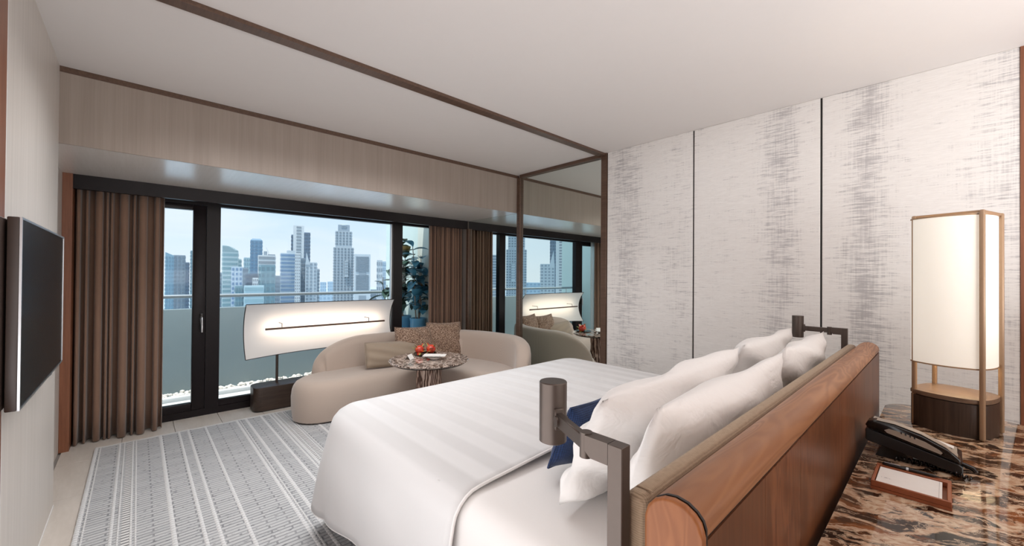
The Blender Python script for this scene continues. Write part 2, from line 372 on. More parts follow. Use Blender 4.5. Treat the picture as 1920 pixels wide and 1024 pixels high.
def thing(name, label, cat, loc=(0, 0, 0), rz=0, group=None):
    o = bpy.data.objects.new(name, None); COL.objects.link(o); o.empty_display_size = .1
    o.location = loc; o.rotation_euler = (0, 0, rz)
    WM[o.name] = Matrix.Translation(loc) @ Matrix.Rotation(rz, 4, 'Z')
    return tag(o, label, cat, group)
def part(name, mb, mat, parent=None, smooth=40, local=False, origin=None, kind=None, label=None, recalc=True, solid=0):
    """one mesh object; coordinates are world ones unless local"""
    pm = wmat(parent)
    base = Matrix.Translation(origin) if (origin and not parent) else Matrix.Identity(4)
    inv = Matrix.Identity(4) if local else (pm @ base).inverted()
    me = bpy.data.meshes.new(name)
    me.from_pydata([tuple(inv @ Vector(p)) for p in mb.v], [], mb.f)
    if recalc:
        bm = bmesh.new(); bm.from_mesh(me); bmesh.ops.recalc_face_normals(bm, faces=bm.faces[:]); bm.to_mesh(me); bm.free()
    me.update()
    if smooth:
        me.polygons.foreach_set('use_smooth', [True] * len(me.polygons)); me.set_sharp_from_angle(angle=rad(smooth))
    me.materials.append(mat)
    o = bpy.data.objects.new(name, me); COL.objects.link(o)
    if parent: o.parent = parent; WM[o.name] = pm
    else:
        o.matrix_world = base; WM[o.name] = base
    if solid:
        md = o.modifiers.new('thickness', 'SOLIDIFY'); md.thickness = solid; md.offset = 0
    if kind: o['kind'] = kind
    if label: o['label'] = label
    return o
def struct(name, mb, mat, parent=None, **k):
    o = part(name, mb, mat, parent, **k)
    if not parent: o['kind'] = 'structure'
    return o
def copy_tree(o, parent=None):
    c = o.copy(); COL.objects.link(c); c.parent = parent
    WM[c.name] = wmat(o)
    for ch in list(o.children): copy_tree(ch, c)
    return c
def smooth_curve(pts, n=8, closed=True):
    P = [Vector(p) for p in pts]; N = len(P); out = []
    for i in range(N if closed else N - 1):
        g = lambda k: P[k % N] if closed else P[max(0, min(N - 1, k))]
        a, b, c, d = g(i - 1), g(i), g(i + 1), g(i + 2)
        for j in range(n):
            t = j / n
            out.append(.5 * ((2 * b) + (c - a) * t + (2 * a - 5 * b + 4 * c - d) * t * t + (3 * b - a - 3 * c + d) * t ** 3))
    if not closed: out.append(P[-1].copy())
    return out
def offset_loop(P, d):
    n = len(P); out = []
    for i in range(n):
        t = (P[(i + 1) % n] - P[i - 1]); t = Vector((t.x, t.y)).normalized()
        out.append(Vector((P[i].x - t.y * d, P[i].y + t.x * d)))   # inward for counter-clockwise loops
    return out
def round_rect(x0, x1, y0, y1, r, n=6):
    out = []
    for cx, cy, a0 in ((x1 - r, y1 - r, 0), (x0 + r, y1 - r, PI / 2), (x0 + r, y0 + r, PI), (x1 - r, y0 + r, 1.5 * PI)):
        for i in range(n + 1):
            a = a0 + PI / 2 * i / n; out.append((cx + r * math.cos(a), cy + r * math.sin(a)))
    return out

# ------------------------------------------------------------------ room shell
XL, XR, YB, YH, YW, ZC, ZS = -.363, 3.497, 3.679, 4.75, 5.095, 2.682, 2.209
YR = -2.5
fl = struct('floor', B(-.60, 3.75, YR - .1, 5.2, -.20, -.012), M['grout'])
tile = None; TW, TL = .345, .66
for i in range(13):
    for j in range(12):
        x0 = -.43 + i * TW; y0 = 5.08 - (j + 1) * TL
        x1 = min(x0 + TW, 3.49)
        if x1 - x0 < .05: continue
        if tile is None:
            tile = part('floor_tile', B(.0015, TW - .0015, .0015, TL - .0015, -.012, 0, .001, 1), M['floor_tile'], fl, local=True); t = tile
        else:
            t = tile.copy(); COL.objects.link(t); t.parent = fl
        t.location = (x0, y0 + (0 if i % 2 else -.0), 0)
        if x1 - x0 < TW - .01: t.scale.x = (x1 - x0) / TW
struct('ceiling', B(-.65, 3.75, YR - .1, YB + .02, ZC, ZC + .12), M['ceiling'])
struct('wall_back', B(-.65, 3.75, YR - .1, YR, -.0, ZC), M['veneer_wall'])
# left wall: veneered panel that ends in front of the bulkhead, recessed strip behind it
wl = struct('wall_left', B(-.60, -.445, YR, 5.2, 0, ZC), M['veneer_wall'])
part('wall_panel', B(-.445, XL, 2.37, YB, 0, ZC), M['veneer_wall'], wl)
part('wall_panel', B(-.445, XL + .0005, YR + .002, 2.36, 0, ZC), M['redwood'], wl, label='red-brown wooden wall panel')
part('edge_strip', B(-.445, XL + .001, 2.3605, 2.3695, 0, ZC), M['white_metal'], wl)
struct('baseboard_left', B(XL + .0005, XL + .003, 2.38, YB - .002, 0, .012), M['white_metal'])
# bulkhead with its dark top rail, soffit and pelmet over the curtains
struct('trim_1', B(-.445, 3.515, YB, YB + .012, ZS, ZC - .035), M['veneer_bulk'])
struct('trim_2', B(-.445, 3.515, YB - .004, YB + .058, ZC - .035, ZC), M['trim'])
struct('trim_3', B(-.445, 3.515, YB + .0125, YH + .034, ZS, ZS + .02), M['veneer_soffit'])
struct('trim_4', B(-.445, 3.515, YH - .004, YH + .035, ZS - .115, ZS - .0005), M['black_frame'])
struct('trim_5', B(-.60, 3.75, YB + .06, 5.25, ZS + .0205, ZC + .12), M['ceiling'])
# ceiling divider
struct('trim_6', B(-.445, XR, 2.372, 2.446, ZC - .022, ZC), M['trim'])
# wooden post beside the curtain
struct('trim_7', B(-.444, -.388, YH - .02, 5.04, 0, ZS - .001), M['redwood'])
# right wall: woven wallpaper panels, mirror bay
wr = struct('wall_right', B(3.53, 3.70, YR, 5.2, 0, ZC), M['grout'])
seams = [2.352, 1.479, .594, -.280]
for a, b in zip(seams[:-1], seams[1:]):
    part('wall_panel', B(XR, 3.53, b + .006, a - .006, 0, ZC, .003, 1), M['wallpaper'], wr)
    if b > 0: part('seam_strip', B(XR + .01, 3.53, b - .006, b + .006, 0, ZC), M['seam_black'], wr)
part('wall_panel', B(XR - .004, 3.53, YR + .002, -.2745, 0, ZC), M['redwood'], wr, label='red-brown wooden wall panel')
mr = thing('wall_mirror', 'tall wall mirror in dark frame between patterned wall and window', 'mirror', (3.52, 3.5, 0))
part('mirror_pane', B(3.520, 3.5295, 2.418, YB - .015, 0.002, ZC - .036), M['mirror'], mr, smooth=0)
part('mirror_pane', B(3.520, 3.5295, YB - .015, 4.72, 0.002, ZS - .001), M['mirror'], mr, smooth=0)
for (a, b, z) in ((2.353, 2.418, ZC - .001), (3.625, 3.678, ZC - .036), (4.69, 4.735, ZS - .1165)):
    part('mirror_frame', B(XR - .012, 3.5195, a, b, .002, z, .003, 1), M['trim'], mr)
part('mirror_rail', B(XR - .012, 3.5195, 2.4185, 3.6245, ZC - .036, ZC - .001), M['trim'], mr)

# window wall
wf = struct('window_1', B(-.444, 3.53, 5.055, 5.125, 0, .068), M['black_frame'])
part('head_rail', B(-.444, 3.53, 5.055, 5.125, 2.10, ZS), M['black_frame'], wf)
part('mullion', B(.502, .615, 5.045, 5.130, .068, 2.10), M['black_frame'], wf)
part('mullion', B(2.510, 2.642, 5.045, 5.130, .068, 2.10), M['black_frame'], wf)
part('mullion', B(3.40, 3.53, 5.045, 5.130, .068, 2.10), M['black_frame'], wf)
part('mullion', B(-.444, -.34, 5.045, 5.130, .068, 2.10), M['black_frame'], wf)
part('bottom_bead', B(.615, 2.51, 5.06, 5.12, .068, .128, .004, 1), M['black_frame'], wf)
part('bottom_bead', B(2.642, 3.40, 5.06, 5.12, .068, .128, .004, 1), M['black_frame'], wf)
part('edge_seal', B(2.488, 2.510, 5.07, 5.11, .128, 2.10), M['chrome'], wf)
part('pane', B(.615, 2.488, 5.088, 5.096, .128, 2.10), M['glass'], wf, smooth=0)
part('pane', B(2.642, 3.40, 5.088, 5.096, .128, 2.10), M['glass'], wf, smooth=0)
# the glazed balcony door
dr = struct('door_1', B(.395, .500, 5.050, 5.118, .070, 2.098, .006, 2), M['black_frame'])
part('stile', B(-.338, -.235, 5.050, 5.118, .070, 2.098, .006, 2), M['black_frame'], dr)
part('bottom_rail', B(-.235, .395, 5.050, 5.118, .070, .142, .006, 2), M['black_frame'], dr)
part('top_rail', B(-.235, .395, 5.050, 5.118, 2.045, 2.098, .006, 2), M['black_frame'], dr)
part('pane', B(-.235, .395, 5.082, 5.090, .142, 2.045), M['glass'], dr, smooth=0)
hd = part('door_handle', B(.452, .482, 5.036, 5.050, .86, 1.02, .004, 2), M['black_gloss'], dr)
part('lever', MB().tube([(.467, 5.038, .98), (.467, 4.995, .98), (.467, 4.985, .96), (.467, 4.985, .84)], .009, 10), M['chrome'], hd)

# ------------------------------------------------------------------ balcony
struct('balcony_floor', B(-1.2, 3.9, 5.13, 6.9, -.25, -.05), M['balcony_floor'])
struct('unseen_sun_slab', B(-1.2, 3.9, 5.25, 5.30, 2.62, 2.85), M['ceiling'])  # unseen slab added to block sun, edge sets the sunlit floor
struct('parapet', B(-.98, 3.2, 6.32, 6.42, -.05, .985, .01, 2), M['parapet'])
struct('kerb', B(-.98, 3.2, 5.98, 6.06, -.05, .0, .008, 2), M['balcony_floor'])
struct('balcony_wall_left', B(-1.2, -.98, 5.13, 6.75, -.05, 2.62), M['balcony_wall'])
struct('balcony_wall_right', B(3.22, 3.5, 5.55, 6.75, -.05, 2.62), M['balcony_wall'])
struct('balcony_column', B(3.16, 3.5, 5.14, 5.549, -.05, 2.62), M['balcony_column'])
pb = MB()
for i in range(620):
    x = R.uniform(-.95, 3.15); y = R.uniform(6.075, 6.305); r = R.uniform(.014, .030)
    bm = bmesh.new(); bmesh.ops.create_icosphere(bm, subdivisions=1, radius=r)
    pb.frombm(bm, Matrix.Translation((x, y, -.05 + r * .7 + R.uniform(0, .02))) @ Matrix.Rotation(R.uniform(0, 3), 4, 'Z') @ Matrix.Diagonal((1, R.uniform(.7, 1.2), .7, 1)))
tag(part('pebbles', pb, M['pebble'], origin=(1.1, 6.2, -.05)), 'strip of white pebbles along the foot of the balcony parapet', 'pebbles', kind='stuff')
rl = thing('balcony_rail', 'round steel handrail above the grey-blue balcony parapet', 'railing', (1.1, 6.37, .985))
part('handrail', MB().tube([(-.98, 6.37, 1.135), (3.215, 6.37, 1.135)], .024, 14), M['rail_steel'], rl)
for x in (-.7, .70, 3.16):
    part('bracket', MB().tube([(x, 6.37, .985), (x, 6.37, 1.125)], .010, 8), M['chrome'], rl)
# rubber plants in blue pots
def leaf(mb, base, d, L, w):
    d = Vector(d).normalized(); side = d.cross(Vector((0, 0, 1)))
    side = side.normalized() if side.length > .05 else Vector((1, 0, 0)); up = side.cross(d)
    rows = []
    for i in range(7):
        t = i / 6; ww = w * math.sin(PI * min(1, t * .93 + .04)) ** .7 * (1 if t < .98 else .05); p = Vector(base) + d * (L * t) - Vector((0, 0, 1)) * (L * .35 * t * t)
        rows.append([tuple(p - side * ww + up * ww * .35), tuple(p), tuple(p + side * ww + up * ww * .35)])
    mb.grid(rows)
def rubber_plant(label, x, y, ph_, hgt, seed, blue=0, pr_=.12, nl=24, spread=.10):
    q = random.Random(seed); t = thing('rubber_plant', label, 'plant', (x, y, -.05), 0, 'rubber plants on the balcony'); zb = ph_ - .05
    part('pot', MB().lathe([(pr_ * .72, 0), (pr_ * .80, .01), (pr_ * .95, ph_ - .04), (pr_, ph_ - .03), (pr_, ph_), (pr_ * .9, ph_), (pr_ * .88, ph_ - .05), (0, ph_ - .05)], 28, (x, y, -.05), cap=False), M['pot'], t)
    part('soil', MB().lathe([(.0, .0), (pr_ * .87, .0), (pr_ * .87, .010), (0, .016)], 24, (x, y, zb - .049), cap=False), M['soil'], t)
    for k in range(3):
        a = q.uniform(0, 6.28); tip = Vector((x + spread * math.cos(a), y + spread * .7 * math.sin(a), zb + (hgt - zb) * (1 - .14 * k)))
        path = [Vector((x + .03 * math.cos(a), y + .03 * math.sin(a), zb - .04)).lerp(tip, u / 6) + Vector((q.uniform(-.015, .015), q.uniform(-.015, .015), 0)) for u in range(7)]
        st = part('stem', MB().tube(path, [.011 - .001 * u for u in range(7)], 8), M['stem'], t)
        for j in range(nl):
            u = q.uniform(.30, 1.0) if j % 6 else q.uniform(.1, .3); i = min(5, int(u * 6)); p = path[i].lerp(path[i + 1], u * 6 - i)
            b = q.uniform(0, 6.28); mb = MB(); leaf(mb, p, (math.cos(b), math.sin(b), q.uniform(-.5, 1.2)), q.uniform(.18, .28), q.uniform(.052, .078))
            mb.v = [(min(v[0], 3.145), max(v[1], 5.145), v[2]) for v in mb.v]
            m = M['leaf_glare'] if q.random() < blue else (M['leaf_yellow'] if q.random() < .06 else M['leaf'])
            part('leaf', mb, m, st, smooth=80, recalc=False, label='leaf with blue glass glare painted in' if m == M['leaf_glare'] else None)
    return t
rubber_plant('tall dark-leaved rubber plant in blue planter, seen just right of the window mullion', 2.93, 5.56, .86, 1.98, 3, .10)
rubber_plant('rubber plant with blue glass glare painted on its leaves in blue planter by cream balcony column', 3.02, 5.275, .84, 1.86, 12, .80)
rubber_plant('small yellowing rubber plant at the parapet, seen just left of window mullion', 2.86, 5.86, .70, 1.50, 21, .05, .10, 6, .12)

# ------------------------------------------------------------------ city
def ray_xy(u, D):
    d = FW + RT * ((u - 960) / F_PX); d = Vector((d.x, d.y)).normalized(); return d * D, math.atan2(d.y, d.x)
def zof(u, v, D):
    d = FW + RT * ((u - 960) / F_PX) - UP * ((v - 512) / F_PX); return H + d.z / Vector((d.x, d.y)).length * D
def facade(name, wall, win, strip=0.0):
    hz = (.56, .66, .73); mixc = lambda a, b, t: tuple(x_ * (1 - t) + y_ * t for x_, y_ in zip(a, b))  # distance haze mixed into the wall and glazing colours
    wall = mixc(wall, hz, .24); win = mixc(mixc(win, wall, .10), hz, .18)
    s = NT(name); n = s.noise(s.co((.03, .03, .03)), 1, 3)
    s.bsdf(s.mix(n, tuple(c * .88 for c in wall), wall), .5, spec=.3); a = s.m
    s = NT(name + '_glazing'); n = s.noise(s.co((.12, .12, .12)), 1, 4)
    s.bsdf(s.mix(n, tuple(c * .75 for c in win), win), .18, spec=.6); return a, s.m
FC = {
 'blue': facade('blue_glass', (.16, .33, .43), (.09, .22, .32)), 'grey': facade('grey_stone', (.34, .40, .44), (.12, .17, .22)),
 'teal': facade('teal_glass', (.12, .25, .29), (.09, .19, .23)), 'sail': facade('mint_glass', (.58, .68, .66), (.14, .30, .34)),
 'white': facade('white_stone', (.72, .73, .72), (.22, .25, .28)), 'whiteblue': facade('white_and_blue', (.52, .60, .66), (.06, .18, .36)),
 'navy': facade('navy_glass', (.075, .115, .18), (.04, .065, .11)), 'deep': facade('deep_blue_glass', (.08, .22, .36), (.06, .16, .28)),
 'pale': facade('pale_green_glass', (.40, .56, .60), (.20, .37, .42)), 'mid': facade('mid_grey', (.24, .29, .34), (.14, .19, .24)),
 'tower': facade('grey_granite', (.38, .43, .47), (.10, .14, .18)), 'lightgrey': facade('light_grey_stone', (.50, .55, .58), (.20, .25, .30)),
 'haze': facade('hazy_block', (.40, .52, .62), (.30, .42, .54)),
}
def block(t, x0, x1, z0, z1, dep, fc, style, floor_h, y0=0, name='tower_body'):
    floor_h *= .85
    """one storeyed volume in the local frame of its building: front towards -y"""
    wall, win = FC[fc]
    bd = part(name, B(x0, x1, y0, y0 + dep, z0, z1), wall, t, local=True, smooth=0)
    w = x1 - x0; zcut = -GZ; mb = MB(); n = max(2, int((z1 - z0) * .97 / floor_h))
    for i in range(n):
        za = z1 - floor_h * (i + .85)
        if za - zcut < -70: break
        if za < z0: break
        zb = za + floor_h * .55
        if style == 'bands':
            mb.box(x0 + w * .04, x1 - w * .04, y0 - .25, y0 + .1, za, zb); mb.box(x0 - .25, x0 + .1, y0 + dep * .05, y0 + dep * .95, za, zb); mb.box(x1 - .1, x1 + .25, y0 + dep * .05, y0 + dep * .95, za, zb)
        elif style == 'core':
            mb.box(x0 + w * .30, x1 - w * .26, y0 - .3, y0 + .1, za, zb)
        else:
            k = max(3, int(w / (floor_h * .95)))
            for j in range(k):
                xa = x0 + w * (j + .22) / k; mb.box(xa, xa + w * .56 / k, y0 - .25, y0 + .1, za, zb)
            k2 = max(2, int(dep / (floor_h * .95)))
            for j in range(k2):
                ya = y0 + dep * (j + .22) / k2; mb.box(x0 - .25, x0 + .1, ya, ya + dep * .56 / k2, za, zb); mb.box(x1 - .1, x1 + .25, ya, ya + dep * .56 / k2, za, zb)
    if mb.v: part('windows', mb, win, bd, local=True, smooth=0, kind='stuff')
    return bd
GZ = -110.0
def tower(label, u0, u1, v, D, fc, style='bands', fh=5.0, turn=0.0, dep=None, mirror=False, extra=None, group='city towers beyond the balcony'):
    um = (u0 + u1) / 2
    p, az = ray_xy(um, D); w = (ray_xy(u1, D)[0] - ray_xy(u0, D)[0]).length; z = zof(um, v, D)
    if mirror: p = Vector((7.04 - p.x, p.y)); az = PI - az
    dep = dep or w * .8; tn = rad(turn) * (-1 if mirror else 1)
    if turn: w = w / (math.cos(abs(tn)) + .8 * math.sin(abs(tn))); dep = w * .8
    t = thing('skyscraper', label, 'building', (p.x, p.y, GZ), az - PI / 2 + tn, group)
    zl = z - GZ
    block(t, -w / 2, w / 2, 0, zl, dep, fc, style, fh)
    if extra: extra(t, w, dep, zl, D, p)
    return t
def caps(*vols):
    def f(t, w, dep, zl, D, p):
        for (a, b, hh, fc, st, fh) in vols: block(t, a * w, b * w, zl, zl + hh * w, dep * .8, fc, st, fh, dep * .1, 'upper_block')
    return f
def slanted(h):
    def f(t, w, dep, zl, D, p):
        mb = MB().add([(-w / 2, 0, zl), (w / 2, 0, zl), (w / 2, dep, zl), (-w / 2, dep, zl), (-w / 2, 0, zl + h * w), (-w / 2, dep, zl + h * w)], [(0, 1, 4), (2, 3, 5), (1, 2, 5, 4), (0, 4, 5, 3), (0, 3, 2, 1)])
        part('slanted_crown', mb, FC['blue'][0], t, local=True, smooth=0)
    return f
def mast(t, w, dep, zl, D, p):
    part('mast', MB().tube([(0, dep / 2, zl), (0, dep / 2, zl + w * .5)], w * .02, 6), FC['white'][0], t, local=True)
def machinery(t, w, dep, zl, D, p):
    part('plant_room', B(-w * .18, w * .02, dep * .2, dep * .6, zl, zl + w * .26), FC['mid'][0], t, local=True, smooth=0)
    part('crane', MB().tube([(w * .1, dep * .3, zl), (w * .1, dep * .3, zl + w * .2), (-w * .05, dep * .3, zl + w * .52)], w * .012, 6), FC['white'][0], t, local=True)
    part('roof_frame', B(w * .05, w * .48, dep * .1, dep * .7, zl, zl + w * .06), FC['navy'][0], t, local=True, smooth=0)
def chamfer(t, w, dep, zl, D, p):
    h = w * .17
    mb = MB().add([(-w / 2, 0, zl), (w / 2, 0, zl), (w / 2, dep, zl), (-w / 2, dep, zl), (-w * .33, dep * .15, zl + h), (w * .33, dep * .15, zl + h), (w * .33, dep * .85, zl + h), (-w * .33, dep * .85, zl + h)],
        [(0, 1, 5, 4), (1, 2, 6, 5), (2, 3, 7, 6), (3, 0, 4, 7), (4, 5, 6, 7), (0, 3, 2, 1)])
    part('chamfered_crown', mb, FC['deep'][0], t, local=True, smooth=0)
def sail_top(t, w, dep, zl, D, p):
    pts = [(-w / 2, 0), (w / 2, 0), (w / 2, .10 * w), (w * .25, .30 * w), (-.02 * w, .44 * w), (-w * .30, .5 * w), (-w / 2, .5 * w)]
    m = Matrix.Translation((0, dep, zl)) @ Matrix.Rotation(PI / 2, 4, 'X')
    part('curved_crown', MB().prism(pts, 0, dep, m=m), FC['sail'][0], t, local=True, smooth=0)
    mb = MB()
    for i in range(6):
        z = zl + w * (.03 + .075 * i); xr = w * (.47 - .11 * i) if i > 1 else w * .46
        mb.box(-w * .48, xr, -.25, .1, z, z + w * .035)
    part('crown_windows', mb, FC['sail'][1], t, local=True, smooth=0, kind='stuff')
def frame_front(t, w, dep, zl, D, p):
    mb = MB()
    for (a, b) in ((.13, .63), (.70, 1.05)):
        z1 = zl - a * w * 1.0; z0 = zl - b * w * 1.6 if b < 1 else zl - 2.2 * w
    for k in range(26):
        if 12 <= k <= 13: continue
        z = zl - w * (.16 + .085 * k); mb.box(-w * .38, w * .40, -.5, .1, z - w * .055, z)
    part('window_grid', mb, FC['mid'][1], t, local=True, smooth=0, kind='stuff')
def wedge(t, w, dep, zl, D, p):
    h = w * 1.2
    mb = MB().add([(-w * .5, -.4, zl - h * .2), (-w * .1, -.4, zl - h * .2), (-w * .42, -.4, zl + h * .8), (-w * .5, dep * .4, zl - h * .2), (-w * .1, dep * .4, zl - h * .2), (-w * .42, dep * .4, zl + h * .8)], [(0, 1, 2), (5, 4, 3), (0, 3, 4, 1), (1, 4, 5, 2), (2, 5, 3, 0)])
    part('glass_wedge', mb, FC['lightgrey'][0], t, local=True, smooth=0)
# foreground to background, left to right
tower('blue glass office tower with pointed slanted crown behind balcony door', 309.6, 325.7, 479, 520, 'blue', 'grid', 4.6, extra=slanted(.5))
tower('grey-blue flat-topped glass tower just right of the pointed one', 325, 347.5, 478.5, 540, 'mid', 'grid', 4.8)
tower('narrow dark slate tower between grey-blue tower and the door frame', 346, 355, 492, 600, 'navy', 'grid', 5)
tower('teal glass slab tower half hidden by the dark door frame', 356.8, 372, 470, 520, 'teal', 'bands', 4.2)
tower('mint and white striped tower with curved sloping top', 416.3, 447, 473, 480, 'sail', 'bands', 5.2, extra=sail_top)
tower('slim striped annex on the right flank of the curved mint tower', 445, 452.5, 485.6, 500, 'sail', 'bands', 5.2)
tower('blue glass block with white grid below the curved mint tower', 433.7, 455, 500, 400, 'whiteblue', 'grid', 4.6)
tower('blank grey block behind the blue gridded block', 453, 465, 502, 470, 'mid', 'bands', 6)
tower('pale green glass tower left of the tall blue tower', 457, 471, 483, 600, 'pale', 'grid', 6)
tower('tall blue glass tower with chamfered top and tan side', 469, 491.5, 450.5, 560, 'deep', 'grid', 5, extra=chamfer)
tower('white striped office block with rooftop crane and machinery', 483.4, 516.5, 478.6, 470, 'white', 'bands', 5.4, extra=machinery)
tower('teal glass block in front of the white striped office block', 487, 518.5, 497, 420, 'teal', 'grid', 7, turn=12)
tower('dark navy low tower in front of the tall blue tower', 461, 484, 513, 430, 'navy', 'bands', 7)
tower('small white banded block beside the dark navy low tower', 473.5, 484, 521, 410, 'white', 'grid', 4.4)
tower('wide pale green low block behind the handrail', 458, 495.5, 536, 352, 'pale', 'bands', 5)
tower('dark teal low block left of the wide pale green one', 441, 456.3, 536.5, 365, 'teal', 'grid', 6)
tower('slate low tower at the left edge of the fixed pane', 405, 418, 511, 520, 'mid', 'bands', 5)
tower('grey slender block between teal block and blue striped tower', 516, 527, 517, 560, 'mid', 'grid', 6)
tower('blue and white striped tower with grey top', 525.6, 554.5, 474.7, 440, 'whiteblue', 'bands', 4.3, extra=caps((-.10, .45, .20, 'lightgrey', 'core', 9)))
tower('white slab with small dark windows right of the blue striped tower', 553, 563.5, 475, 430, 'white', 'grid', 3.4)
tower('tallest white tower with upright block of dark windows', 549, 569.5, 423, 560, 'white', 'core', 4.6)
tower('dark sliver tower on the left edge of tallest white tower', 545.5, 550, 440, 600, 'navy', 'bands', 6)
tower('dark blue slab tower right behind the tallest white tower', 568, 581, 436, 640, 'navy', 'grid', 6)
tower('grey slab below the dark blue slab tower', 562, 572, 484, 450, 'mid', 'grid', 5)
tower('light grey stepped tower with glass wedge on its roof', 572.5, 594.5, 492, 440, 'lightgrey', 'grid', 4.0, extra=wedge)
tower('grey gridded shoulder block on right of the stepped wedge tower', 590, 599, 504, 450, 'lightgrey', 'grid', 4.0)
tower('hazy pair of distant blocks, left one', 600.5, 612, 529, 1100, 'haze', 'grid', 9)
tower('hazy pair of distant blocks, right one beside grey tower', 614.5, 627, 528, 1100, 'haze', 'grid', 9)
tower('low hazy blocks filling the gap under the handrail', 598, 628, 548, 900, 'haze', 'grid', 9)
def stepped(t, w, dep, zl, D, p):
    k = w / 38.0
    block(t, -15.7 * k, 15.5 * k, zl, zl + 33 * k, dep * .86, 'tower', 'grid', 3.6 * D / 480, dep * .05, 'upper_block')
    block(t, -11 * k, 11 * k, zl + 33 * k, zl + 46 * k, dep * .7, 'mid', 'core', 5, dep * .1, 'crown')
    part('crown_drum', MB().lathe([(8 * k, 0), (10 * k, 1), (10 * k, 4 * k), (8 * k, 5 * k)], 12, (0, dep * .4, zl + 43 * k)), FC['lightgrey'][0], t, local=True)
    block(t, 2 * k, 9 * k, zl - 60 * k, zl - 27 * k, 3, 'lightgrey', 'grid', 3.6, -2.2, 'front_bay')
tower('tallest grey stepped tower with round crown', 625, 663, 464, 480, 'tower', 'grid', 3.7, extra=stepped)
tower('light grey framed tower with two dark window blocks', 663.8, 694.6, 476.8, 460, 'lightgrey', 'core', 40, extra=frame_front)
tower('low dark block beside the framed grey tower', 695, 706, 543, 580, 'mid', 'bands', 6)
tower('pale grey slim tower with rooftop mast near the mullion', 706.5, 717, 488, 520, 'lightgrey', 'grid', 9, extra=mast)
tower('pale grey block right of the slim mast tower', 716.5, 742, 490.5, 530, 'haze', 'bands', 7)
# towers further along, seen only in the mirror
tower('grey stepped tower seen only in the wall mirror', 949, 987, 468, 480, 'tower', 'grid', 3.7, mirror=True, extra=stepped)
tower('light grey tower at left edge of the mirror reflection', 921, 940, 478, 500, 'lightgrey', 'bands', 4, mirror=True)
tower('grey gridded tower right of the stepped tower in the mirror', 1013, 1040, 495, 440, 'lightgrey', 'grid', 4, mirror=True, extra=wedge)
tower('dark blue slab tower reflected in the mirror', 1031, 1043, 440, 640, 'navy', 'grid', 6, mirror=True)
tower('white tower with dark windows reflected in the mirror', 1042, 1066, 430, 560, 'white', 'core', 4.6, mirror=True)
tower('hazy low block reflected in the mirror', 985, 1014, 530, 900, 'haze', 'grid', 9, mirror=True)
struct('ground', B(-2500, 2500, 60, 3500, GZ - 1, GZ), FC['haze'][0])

# ------------------------------------------------------------------ rug
rug = thing('rug', 'light grey ribbed rug with pale braided stripes between bed and window', 'rug', (1.5, 2.4, 0))
RX0, RX1, RY0, RY1 = -.235, 3.20, .65, 4.640
part('rug_field', B(RX0, RX1, RY0, RY1, .0005, .011), M['rug'], rug, smooth=0)
cords = []
for (a, b, c1) in ((RX0 + .006, .022, 0), (-.205, .010, 0)): cords.append((a, b))
base = [(-.094, .016), (-.066, .010), (-.015, .012), (.004, .010), (.156, .024), (.279, .020), (.342, .020), (.466, .020), (.706, .022), (.728, .010), (.780, .024), (.904, .022), (.979, .016), (1.000, .010)]
cords += base + [(a + 1.105, b) for a, b in base] + [(a + 2.21, b) for a, b in base if a + 2.21 < RX1 - .02] + [(RX1 - .02, .018)]
for (x, w) in cords:
    rows = []
    n = 90
    for i in range(n + 1):
        y = RY0 + (RY1 - RY0) * i / n; q = 1 + .16 * (i % 2)
        rows.append([(x - w / 2 * q, y, .009), (x - w * .3, y, .0145), (x + w * .3, y, .0145), (x + w / 2 * q, y, .009)])
    part('rug_cord', MB().grid(rows), M['rug_cord'], rug, smooth=60)
part('rug_border', B(RX0, RX1, RY1 - .022, RY1, .0008, .0135, .003, 1), M['rug_cord'], rug)
for (a, b) in ((-.060, -.020), (.785, .896), (.792 + .22, 1.04)):
    for k in (0, 1.105, 2.21):
        if b + k < RX1: part('rug_band', B(a + k + .008, b + k, RY0 + .01, RY1 - .025, .004, .0118), M['rug_ladder'] if b - a < .06 else M['rug'], rug, smooth=0)

# ------------------------------------------------------------------ curtains
def curtain(name, label, x0, x1, y, z0, z1, pleats, amp, mat, seed, solid=.004):
    q = random.Random(seed); rows = []
    wd = [q.choice((.45, .7, 1.0, 1.35, 1.7)) for _ in range(pleats * 2)]; tot = sum(wd); am = [min(1.25, .55 + .5 * w_) * q.uniform(.75, 1.1) for w_ in wd]
    pts = []; acc = 0
    for j, w_ in enumerate(wd):
        for i in range(8):
            fr = i / 8; sgn = 1 if j % 2 else -1; sh = math.sin(PI * fr)
            pts.append(((acc + w_ * (fr - .13 * math.sin(2 * PI * fr))) / tot, sgn * am[j] * abs(sh) ** .62))
        acc += w_
    pts.append((1, 0))
    for k in range(9):
        v = k / 8; z = z0 + (z1 - z0) * v
        rows.append([(x0 + (x1 - x0) * u, y + amp * o_ * (1 - .22 * v) + .008 * math.sin(6 * u + 2 * v), z) for u, o_ in pts])
    return part(name, MB().grid(rows), mat, origin=((x0 + x1) / 2, y, z0), smooth=75, recalc=False, solid=solid)
tag(curtain('curtain', None, -.375, .170, 4.878, .008, 2.17, 9, .056, M['curtain'], 4), 'brown pleated curtain left of the balcony door', 'curtain', group='brown window curtains')
tag(curtain('curtain', None, 2.955, 3.505, 4.878, .008, 2.17, 11, .052, M['curtain'], 9), 'brown pleated curtain at the right end by the mirror', 'curtain', group='brown window curtains')
tag(curtain('sheer_curtain', None, -.30, .178, 4.985, .008, 2.17, 8, .022, M['sheer'], 5, 0), 'thin white sheer gathered behind the left brown curtain', 'curtain')

